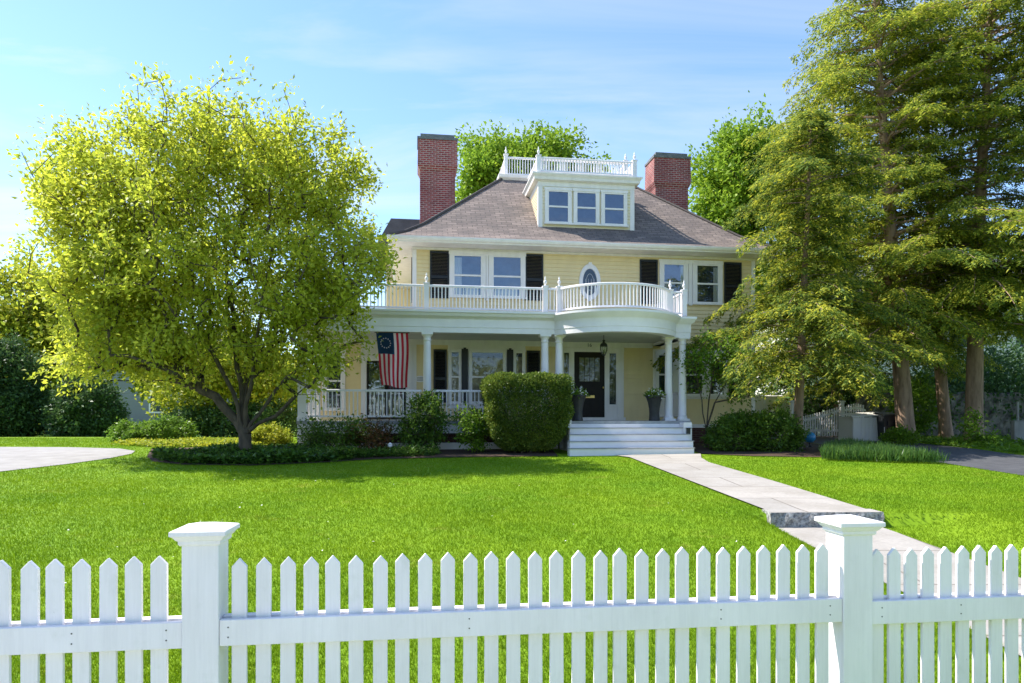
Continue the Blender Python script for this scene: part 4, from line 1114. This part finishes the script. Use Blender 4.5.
# ---- clipped hedge by the steps
hb = hw(-1.11, -1.18, 0); hb.z = float(gz(hb.x, hb.y))
hedge = empty('clipped_hedge', hb, R(8), 'large clipped boxy evergreen shrub flaring upward beside the front steps', 'shrub')
def hedge_pts(n, depth):
    """points near the surface of a block that narrows to its foot, with rounded edges"""
    o = []
    while len(o) < n:
        q = rng.uniform(-1, 1, (n * 3, 3)); e_ = 7.5
        r = (np.abs(q) ** e_).sum(1) ** (1 / e_); k = (r < 1) & (r > 1 - depth) & (rng.uniform(size=len(r)) < 1)
        o.extend(q[k])
    q = np.array(o[:n]); z = 1.08 + q[:, 2] * .99; sx = np.interp(z, [0, .45, 1.1, 2], [.66, .92, 1.10, 1.18]); sy = np.interp(z, [0, .45, 1.1, 2], [.42, .58, .70, .72])
    nz_ = 1 + .035 * np.sin(q[:, 0] * 9 + q[:, 2] * 5) + .03 * np.sin(q[:, 2] * 11 + q[:, 1] * 7)
    return np.stack([q[:, 0] * sx * nz_, q[:, 1] * sy * nz_, z * (1 + .012 * np.sin(q[:, 0] * 8))], 1), q
C, q = hedge_pts(62000, .26)
od = norm(np.sign(q) * np.abs(q) ** 3)
leaf_mesh('foliage', C, od + rng.normal(size=C.shape) * .7 + [0, 0, .3], od * .3 + rng.normal(size=C.shape) * .8 + [0, 0, .3], rng.uniform(.04, .075, len(C)), rng.uniform(.024, .042, len(C)), M['lf_box'], hedge)
stm = MB()
for k in range(9):
    a = k * .7; stm.tube([(.3 * math.cos(a), .2 * math.sin(a), -.1), (.45 * math.cos(a), .3 * math.sin(a), .6), (.85 * math.cos(a), .5 * math.sin(a), 1.6)], [.035, .028, .01], 6)
stm.build('stems', M['bark'], hedge)

# ---- shrubs along the porch and at the right corner
g_ = 'shrubs planted along the porch'
b = gp(424, 446, 17.9); bush('porch_shrub', b, [(b[0], b[1], .9, .56, .45, .62), (b[0]+.1, b[1], 1.3, .40, .35, .35), (b[0]-.25, b[1], .6, .40, .4, .4)], 150, 30, .09, .045, 'lf_shrub', 'bushy green shrub in front of the porch column below the flag', g_, .09, .4, fork_h=.3)
b = gp(474, 446, 17.9); bush('porch_shrub', b, [(b[0], b[1], .62, .40, .35, .5), (b[0]-.22, b[1], 1.05, .34, .25, .16), (b[0]+.12, b[1], .95, .28, .3, .28)], 75, 30, .085, .045, 'lf_bright', 'small light green shrub just left of the clipped hedge', g_, .08, .4, fork_h=.25)
b = gp(372, 446, 17.7); bush('porch_shrub', b, [(b[0], b[1], .5, .55, .4, .36), (b[0]-.3, b[1], .7, .35, .3, .25)], 70, 24, .085, .045, 'lf_russet', 'shrub with reddish new leaves below the porch rail', g_, .09, .5, fork_h=.2)
b = gp(332, 446, 17.5); bush('porch_shrub', b, [(b[0], b[1], .48, .75, .45, .36), (b[0]+.5, b[1], .72, .35, .3, .3), (b[0]-.5, b[1], .65, .35, .3, .35)], 95, 26, .09, .045, 'lf_shrub', 'loose green shrub at the left end of the porch rail', g_, .10, .5, fork_h=.2)
g_ = 'shrubs at the right corner of the house'
b = gp(755, 446, 18.6); bush('mounded_shrub', b, [(b[0]-.55, b[1], .5, .75, .6, .52), (b[0]+.45, b[1], .55, .75, .6, .55), (b[0], b[1], .8, .6, .5, .32)], 300, 60, .085, .04, 'lf_shrub', 'dense dark mounded shrub under the right house windows', g_, .08, .25)
b = gp(706, 441, 19.6)
tree('young_dogwood', b, [[at(702,400,19.6), at(694,360,19.7)], [at(709,400,19.6), at(716,362,19.5)], [at(711,415,19.6), at(728,380,19.4), at(742,350,19.3)]], [(*at(712,358,19.6), .9, .7, .7), (*at(738,365,19.5), .75, .6, .65), (*at(700,385,19.6), .3, .3, .3), (*at(735,392,19.5), .5, .4, .3)], 110, 26, .12, .10, .055, 'lf_bright',
     'slender small tree with dark stems in front of right ground floor windows', 'tree', g_, 'bark', .007, .44, .25, b + np.array([0, 0, .3]), .7, 6)
b = gp(885, 436, 25.5); bush('understory_shrub', b, [(*at(918,402,25.5), .9, .7, 1.0), (*at(905,425,25.5), .7, .6, .6)], 120, 42, .12, .07, 'lf_bright', 'green leafy sapling between the leaning trunks', 'shrubs among the right tree trunks', .14, .6)
b = gp(992, 445, 20.5); bush('understory_shrub', b, [(b[0]-.3, b[1], .35, .4, .4, .3), (b[0]-.55, b[1], .75, .25, .25, .4)], 60, 22, .10, .05, 'lf_bright', 'light green sprig shrub in front of the straight pale trunk', 'shrubs among the right tree trunks', .10, .6)
b = gp(868, 446, 18.9+2.5); bush('understory_shrub', b, [(b[0]+1.0, b[1], .3, .6, .4, .28)], 70, 45, .08, .045, 'lf_bright', 'low bright green clump below the leftmost reddish trunk', 'shrubs among the right tree trunks', .07, .4)

# ---- ground covers (uncountable)
def cover(name, poly, n, hmax, L, W, leaf, upw=.6, strap=False):
    f_ = poly_in(poly); P = np.array(poly); x = rng.uniform(P[:, 0].min(), P[:, 0].max(), n * 3); y = rng.uniform(P[:, 1].min(), P[:, 1].max(), n * 3)
    k = f_(x, y); x, y = x[k][:n], y[k][:n]; m_ = len(x)
    mound = .6 + .4 * np.sin(x * 2.3 + 1) * np.cos(y * 2.9)
    C = np.stack([x, y, gz(x, y) + .02 + (0 if strap else 1) * rng.uniform(0, 1, m_) * hmax * mound], 1)
    if strap: Dd = rng.normal(size=(m_, 3)) * [.3, .3, 0] + [0, 0, 1]; N = rng.normal(size=(m_, 3)) * [1, 1, .1]
    else: Dd = rng.normal(size=(m_, 3)) * [1, 1, .35] + [0, 0, .25]; N = rng.normal(size=(m_, 3)) * .5 + [0, 0, upw]
    o = leaf_mesh(name, C, Dd, N, rng.uniform(.7, 1.2, m_) * L, rng.uniform(.8, 1.2, m_) * W, M[leaf])
    return stuff(o)
tag(cover('ground_cover', [(-8.25, 15.7), (-7.7, 15.0), (-6.95, 14.55), (-5.5, 14.55), (-4.5, 15.25), (-3.7, 16.0), (-4.2, 17.4), (-6.5, 17.2), (-8.4, 16.2)], 16000, .24, .13, .065, 'lf_cover'), 'dark green leafy ground cover filling the bed under the magnolia', 'ground cover')
tag(cover('ground_cover', [(-3.7, 16.3), (-2.8, 16.75), (-1.9, 17.0), (-2.0, 17.9), (-5.2, 17.6), (-4.6, 16.4)], 3800, .20, .20, .03, 'lf_cover', strap=False), 'dark green low foliage in the bed along the porch base', 'ground cover')
tag(cover('daffodil_foliage', [(7.2, 15.9), (8.2, 15.5), (9.55, 15.0), (9.6, 18.2), (9.55, 19.5), (8.3, 18.0)], 6500, .1, .32, .022, 'lf_strap', strap=True), 'upright strap leaves of faded daffodils beside the right driveway', 'flower leaves')
tag(cover('ground_cover', [(13.0, 15), (13.0, 22), (13.6, 25.5), (24, 25.5), (24, 15)], 11000, .12, .2, .05, 'lf_bright'), 'bright green weeds and grass along the far side of right driveway', 'ground cover')
tag(cover('golden_ground_cover', [(-11.3, 19.3), (-9.4, 18.3), (-7.2, 18.6), (-6.4, 19.6), (-8, 21.6), (-11.5, 21)], 6500, .14, .10, .06, 'lf_gold'), 'yellow green ground cover in front of the rounded shrub', 'ground cover')

# ---- lawn blades
def lawn_blades(n):
    Y = np.exp(rng.uniform(math.log(2.9), math.log(24), n * 2)); half = np.where(Y < 8, 1.0, .86) * Y + 1.5
    X = rng.uniform(-1, 1, n * 2) * half
    keep = np.ones(len(X), bool)
    for pl in (P_DRIVE_L, P_DRIVE_R, P_PATH_UP, P_PATH_LO, P_BED, P_BED_R): keep &= ~poly_in(pl)(X, Y)
    hx = (X - 1.33) * math.cos(R(8)) + (Y - 19.3) * math.sin(R(8)); hy = -(X - 1.33) * math.sin(R(8)) + (Y - 19.3) * math.cos(R(8))
    keep &= ~((hx > -7.4) & (hx < 7.3) & (hy > -.2)); keep &= ~((hx > -.4) & (hx < 3.7) & (hy > -2.4))
    X, Y = X[keep][:n], Y[keep][:n]; m_ = len(X)
    P = np.stack([X, Y, gz(X, Y) - .004], 1); sc = (Y / 6) ** .55
    h = rng.uniform(.020, .044, m_) * (1 + .15 * np.sin(X * 1.7 + Y * .6) * np.sin(Y * 1.3)); wd = .0034 * sc * rng.uniform(.7, 1.4, m_)
    az = rng.uniform(0, 2 * np.pi, m_); sd_ = np.stack([np.cos(az), np.sin(az), np.zeros(m_)], 1)
    ln = rng.normal(size=(m_, 3)) * [.45, .45, 0] + [0, 0, 1]
    V = np.stack([P - sd_ * wd[:, None], P + sd_ * wd[:, None], P + ln * h[:, None]], 1).reshape(-1, 3)
    return npmesh('grass', V, np.arange(len(V)).reshape(-1, 3), M['blade'])
tag(stuff(lawn_blades(820000)), 'bright green mown lawn grass between the picket fence and the house', 'grass')

# ---------------------------------------------------------------- right background: gate, bins, wall, neighbours
def gpos(u, v, Y): q = gp(u, v, Y); return Vector(q)
ge = empty('driveway_gate', gpos(805, 440, 27), R(6), 'white picket driveway gate with swooping tops between square posts', 'gate')
def gsec(x0, x1, f_):
    m_ = MB(); x = x0
    while x < x1 - .03:
        m_.box(x, x + .055, -.02, .0, .08, f_((x - x0) / (x1 - x0))); x += .10
    m_.box(x0, x1, .0, .04, .25, .35)
    k = 12
    for q in range(k):
        a0, a1 = x0 + (x1 - x0) * q / k, x0 + (x1 - x0) * (q + 1) / k; h0_, h1_ = f_(q / k) - .22, f_((q + 1) / k) - .22
        m_.face([(a0, -.024, h0_), (a1, -.024, h1_), (a1, -.024, h1_ + .09), (a0, -.024, h0_ + .09)])
    return m_
gsec(-.4, 1.42, lambda t: .85 + .42 * t ** 1.5).build('gate_leaf', M['white'], ge)
gsec(1.62, 2.55, lambda t: 1.25 + .12 * math.sin(t * 3)).build('gate_leaf', M['white'], ge)
for x in (1.45, -.58): MB().box(x, x + .15, -.09, .06, -.1, 1.42).box(x - .03, x + .18, -.12, .09, 1.42, 1.48).build('gate_post', M['white'], ge)
bf = empty('board_fence', gpos(790, 440, 30), R(8), 'tall white board fence sloping down behind the driveway gate', 'fence')
m_ = MB(); x = -2.8
while x < 3.4:
    h_ = 1.75 if x < .6 else max(1.35, 1.75 - (x - .6) * .16); m_.box(x, x + .14, 0, .025, -.1, h_); x += .147
m_.build('board_panel', M['white'], bf)
m_ = MB()
for k in range(12):
    a0, a1 = -2.8 + 6.2 * k / 12, -2.8 + 6.2 * (k + 1) / 12; hf = lambda x: 1.75 if x < .6 else max(1.35, 1.75 - (x - .6) * .16)
    m_.face([(a0, -.03, hf(a0)), (a1, -.03, hf(a1)), (a1, .05, hf(a1) + .04), (a0, .05, hf(a0) + .04)]); m_.face([(a0, -.03, hf(a0) - .05), (a1, -.03, hf(a1) - .05), (a1, -.03, hf(a1)), (a0, -.03, hf(a0))])
m_.build('cap_rail', M['white'], bf)
sh = empty('bin_enclosure', gpos(862, 440, 24), R(8), 'pale grey wooden bin enclosure with a sloping lid beside the driveway', 'shed')
m_ = MB()
for k in range(8): m_.box(-.6 + k * .148, -.6 + k * .148 + .14, -.40, -.37, .0, .82 + .0 * k)
m_.box(.57, .60, -.38, .4, 0, .85); m_.box(-.63, -.60, -.38, .4, 0, .85); m_.box(-.63, -.44, -.43, -.40, 0, .84); m_.build('enclosure_wall', M['pale'], sh)
m_ = MB(); m_.face([(-.7, -.48, .86), (.72, -.48, .93), (.72, .45, 1.02), (-.7, .45, .95)]); m_.face([(-.7, -.48, .82), (.72, -.48, .89), (.72, -.48, .93), (-.7, -.48, .86)]); m_.build('enclosure_lid', M['pale'], sh)
bn = empty('wheeled_bin', gpos(886, 440, 23.6), R(5), 'black wheeled rubbish bin standing right of the grey enclosure', 'bin')
m_ = MB()
A = [(-.24, -.26), (.24, -.26), (.24, .26), (-.24, .26)]; B = [(-.29, -.32), (.29, -.32), (.29, .32), (-.29, .32)]
for k in range(4): j = (k + 1) % 4; m_.face([(*A[k], .06), (*A[j], .06), (*B[j], .92), (*B[k], .92)])
m_.face([(*p_, .06) for p_ in A[::-1]]); m_.box(-.15, .15, -.335, -.30, .55, .70); m_.build('bin_body', M['bin'], bn)
m_ = MB(); m_.face([(-.31, -.36, .93), (.31, -.36, .93), (.31, .34, 1.02), (-.31, .34, 1.02)]); m_.box(-.31, .31, -.36, -.32, .88, .93); m_.box(-.22, .22, .33, .38, .96, .99); m_.build('bin_lid', M['bin'], bn)
for sx in (-.27, .27):
    w_ = MB().lathe([(.1, -.025), (.1, .025)], 0, 0, 14).build('wheel', M['bin'], bn); w_.matrix_local = Matrix.Translation((sx, .26, .1)) @ Matrix.Rotation(R(90), 4, 'Y')
    st_ = MB().box(sx - .012, sx + .012, -.330, -.322, .25, .5).build('bin_rib', M['pale'], bn)
bl = empty('garden_globe', gpos(810, 441, 20.0), 0, 'blue glass gazing globe on short stand by the white gate', 'garden ornament')
MB().lathe([(.10, 0), (.08, .02), (.03, .06), (.03, .14), (.07, .16)], 0, 0, 14).build('globe_stand', M['iron'], bl)
MB().lathe([(.16 * math.sin(t_), .30 - .16 * math.cos(t_)) for t_ in np.linspace(.25, math.pi, 14)], 0, 0, 20, False).build('globe', M['blue'], bl, smooth=True)
ls = empty('path_light', gpos(390, 449, 17.2), 0, 'small white stake light in the bed below the porch', 'garden light')
MB().lathe([(.016, -.05), (.016, .22)], 0, 0, 8).build('stake', M['white'], ls); MB().lathe([(.03, .22), (.05, .24), (.05, .29), (.06, .30), (.01, .34)], 0, 0, 10).build('lamp_head', M['white'], ls)
# stone wall on the right boundary
swl = MB(); n = 60
X0, X1 = 13.9, 26.5
for i in range(n):
    for j in range(7):
        def wp(i_, j_):
            x = X0 + (X1 - X0) * i_ / n; z = .0 + 2.0 * j_ / 7 + (.07 * math.sin(i_ * 1.7) if j_ == 7 else .03 * math.sin(i_ * 2.3 + j_)); y = 27.6 + .06 * math.sin(i_ * 3.1 + j_ * 2.2) + (x - X0) * .12
            return (x, y, z)
        swl.face([wp(i, j), wp(i + 1, j), wp(i + 1, j + 1), wp(i, j + 1)])
    a, b = wp(i, 7), wp(i + 1, 7); swl.face([a, b, (b[0], b[1] + .5, b[2]), (a[0], a[1] + .5, a[2])])
tag(swl.build('stone_wall', M['rubble']), 'rough dark field stone wall behind the tall tree trunks', 'wall')
sp = empty('marker_post', gpos(1018, 441, 22), 0, 'slim grey metal post with box at the right edge before the stone wall', 'post')
MB().lathe([(.035, 0), (.035, 1.35)], 0, 0, 10).build('pole', M['grey'], sp); MB().box(-.16, .16, -.08, .08, 0, .72).box(-.18, .18, -.10, .10, .72, .75).build('meter_box', M['grey'], sp)
def neighbour(loc, rz, w_, dp, h_, rh, wall, label, wins):
    e_ = empty('neighbour_house', loc, rz, label, 'house', 'neighbouring houses beyond the garden')
    m_ = MB(); clap(m_, (-w_/2, 0), (w_/2, 0), 0, h_, .2); clap(m_, (w_/2, 0), (w_/2, dp), 0, h_, .2); clap(m_, (-w_/2, dp), (-w_/2, 0), 0, h_, .2); clap(m_, (w_/2, dp), (-w_/2, dp), 0, h_, .2); m_.build('wall', wall, e_)
    m_ = MB(); m_.face([(-w_/2-.5, -.5, h_), (w_/2+.5, -.5, h_), (w_/2-1, dp/2, h_+rh), (-w_/2+1, dp/2, h_+rh)]); m_.face([(w_/2+.5, dp+.5, h_), (-w_/2-.5, dp+.5, h_), (-w_/2+1, dp/2, h_+rh), (w_/2-1, dp/2, h_+rh)])
    m_.face([(w_/2+.5, -.5, h_), (w_/2+.5, dp+.5, h_), (w_/2-1, dp/2, h_+rh)]); m_.face([(-w_/2-.5, dp+.5, h_), (-w_/2-.5, -.5, h_), (-w_/2+1, dp/2, h_+rh)]); m_.build('roof', M['slate'], e_)
    for x, z in wins:
        o = MB().box(x - .6, x + .6, -.06, 0, z - .9, z + .9).build('window', M['trim'], e_); quad('pane', x - .48, x + .48, z - .78, z + .78, -.065, M['room'], o)
neighbour(Vector((24, 40, .25)), R(-8), 15, 9, 7.5, 3.5, M['pale'], 'pale house glimpsed through the boughs behind the stone wall', [(-5.5, 2.2), (-2, 2.2), (2, 2.2), (5.5, 2.2), (-5.5, 5.6), (-2, 5.6), (2, 5.6), (5.5, 5.6)])
neighbour(Vector((-27, 52, .25)), R(10), 13, 8, 5, 3, M['greyside'], 'grey house far off behind the left evergreens', [(-4, 2), (0, 2), (4, 2)])
# far woodland closing the view at the horizon
def woodland(name, x0, x1, y, hmin, hmax, n_c, per, leaf, label, ls_=1.0):
    x = rng.uniform(x0, x1, n_c); h = hmin + (hmax - hmin) * (.5 + .5 * np.sin(x * .35 + y)) * rng.uniform(.75, 1.1, n_c)
    z = rng.uniform(0, 1, n_c) ** .7 * h; T = np.stack([x, y + rng.uniform(-3, 3, n_c), .3 + z], 1)
    n = n_c * per; C = np.repeat(T, per, 0) + rng.normal(size=(n, 3)) * .55
    o = leaf_mesh(name, C, rng.normal(size=(n, 3)), rng.normal(size=(n, 3)) * .8 + [0, 0, .5], rng.uniform(.3, .5, n) * ls_, rng.uniform(.2, .32, n) * ls_, M[leaf])
    tag(stuff(o), label, 'woodland')
woodland('woodland', -60, -10, 60, 3.5, 6.5, 1500, 30, 'lf_gold', 'far green woodland edge left of the house')
woodland('woodland', 8, 60, 56, 4, 9, 1300, 22, 'lf_maple', 'far green woodland edge right of the house')
woodland('undergrowth', 12, 32, 31, 1.5, 4.0, 1100, 40, 'lf_yew', 'dark undergrowth behind the stone wall', .45)
woodland('woodland', -48, 48, -24, 5, 11, 1500, 26, 'lf_gold', 'leafy trees across the street that the house windows mirror')

k = 45; px, py = rng.uniform(-6, 3, k), rng.uniform(4.2, 13, k)
tag(stuff(leaf_mesh('fallen_petals', np.stack([px, py, gz(px, py) + .045], 1), rng.normal(size=(k, 3)) * [1, 1, .2], rng.normal(size=(k, 3)) * .3 + [0, 0, 1], rng.uniform(.02, .035, k), rng.uniform(.015, .025, k), M['petal'])), 'pale petals scattered over the lawn grass', 'petals')
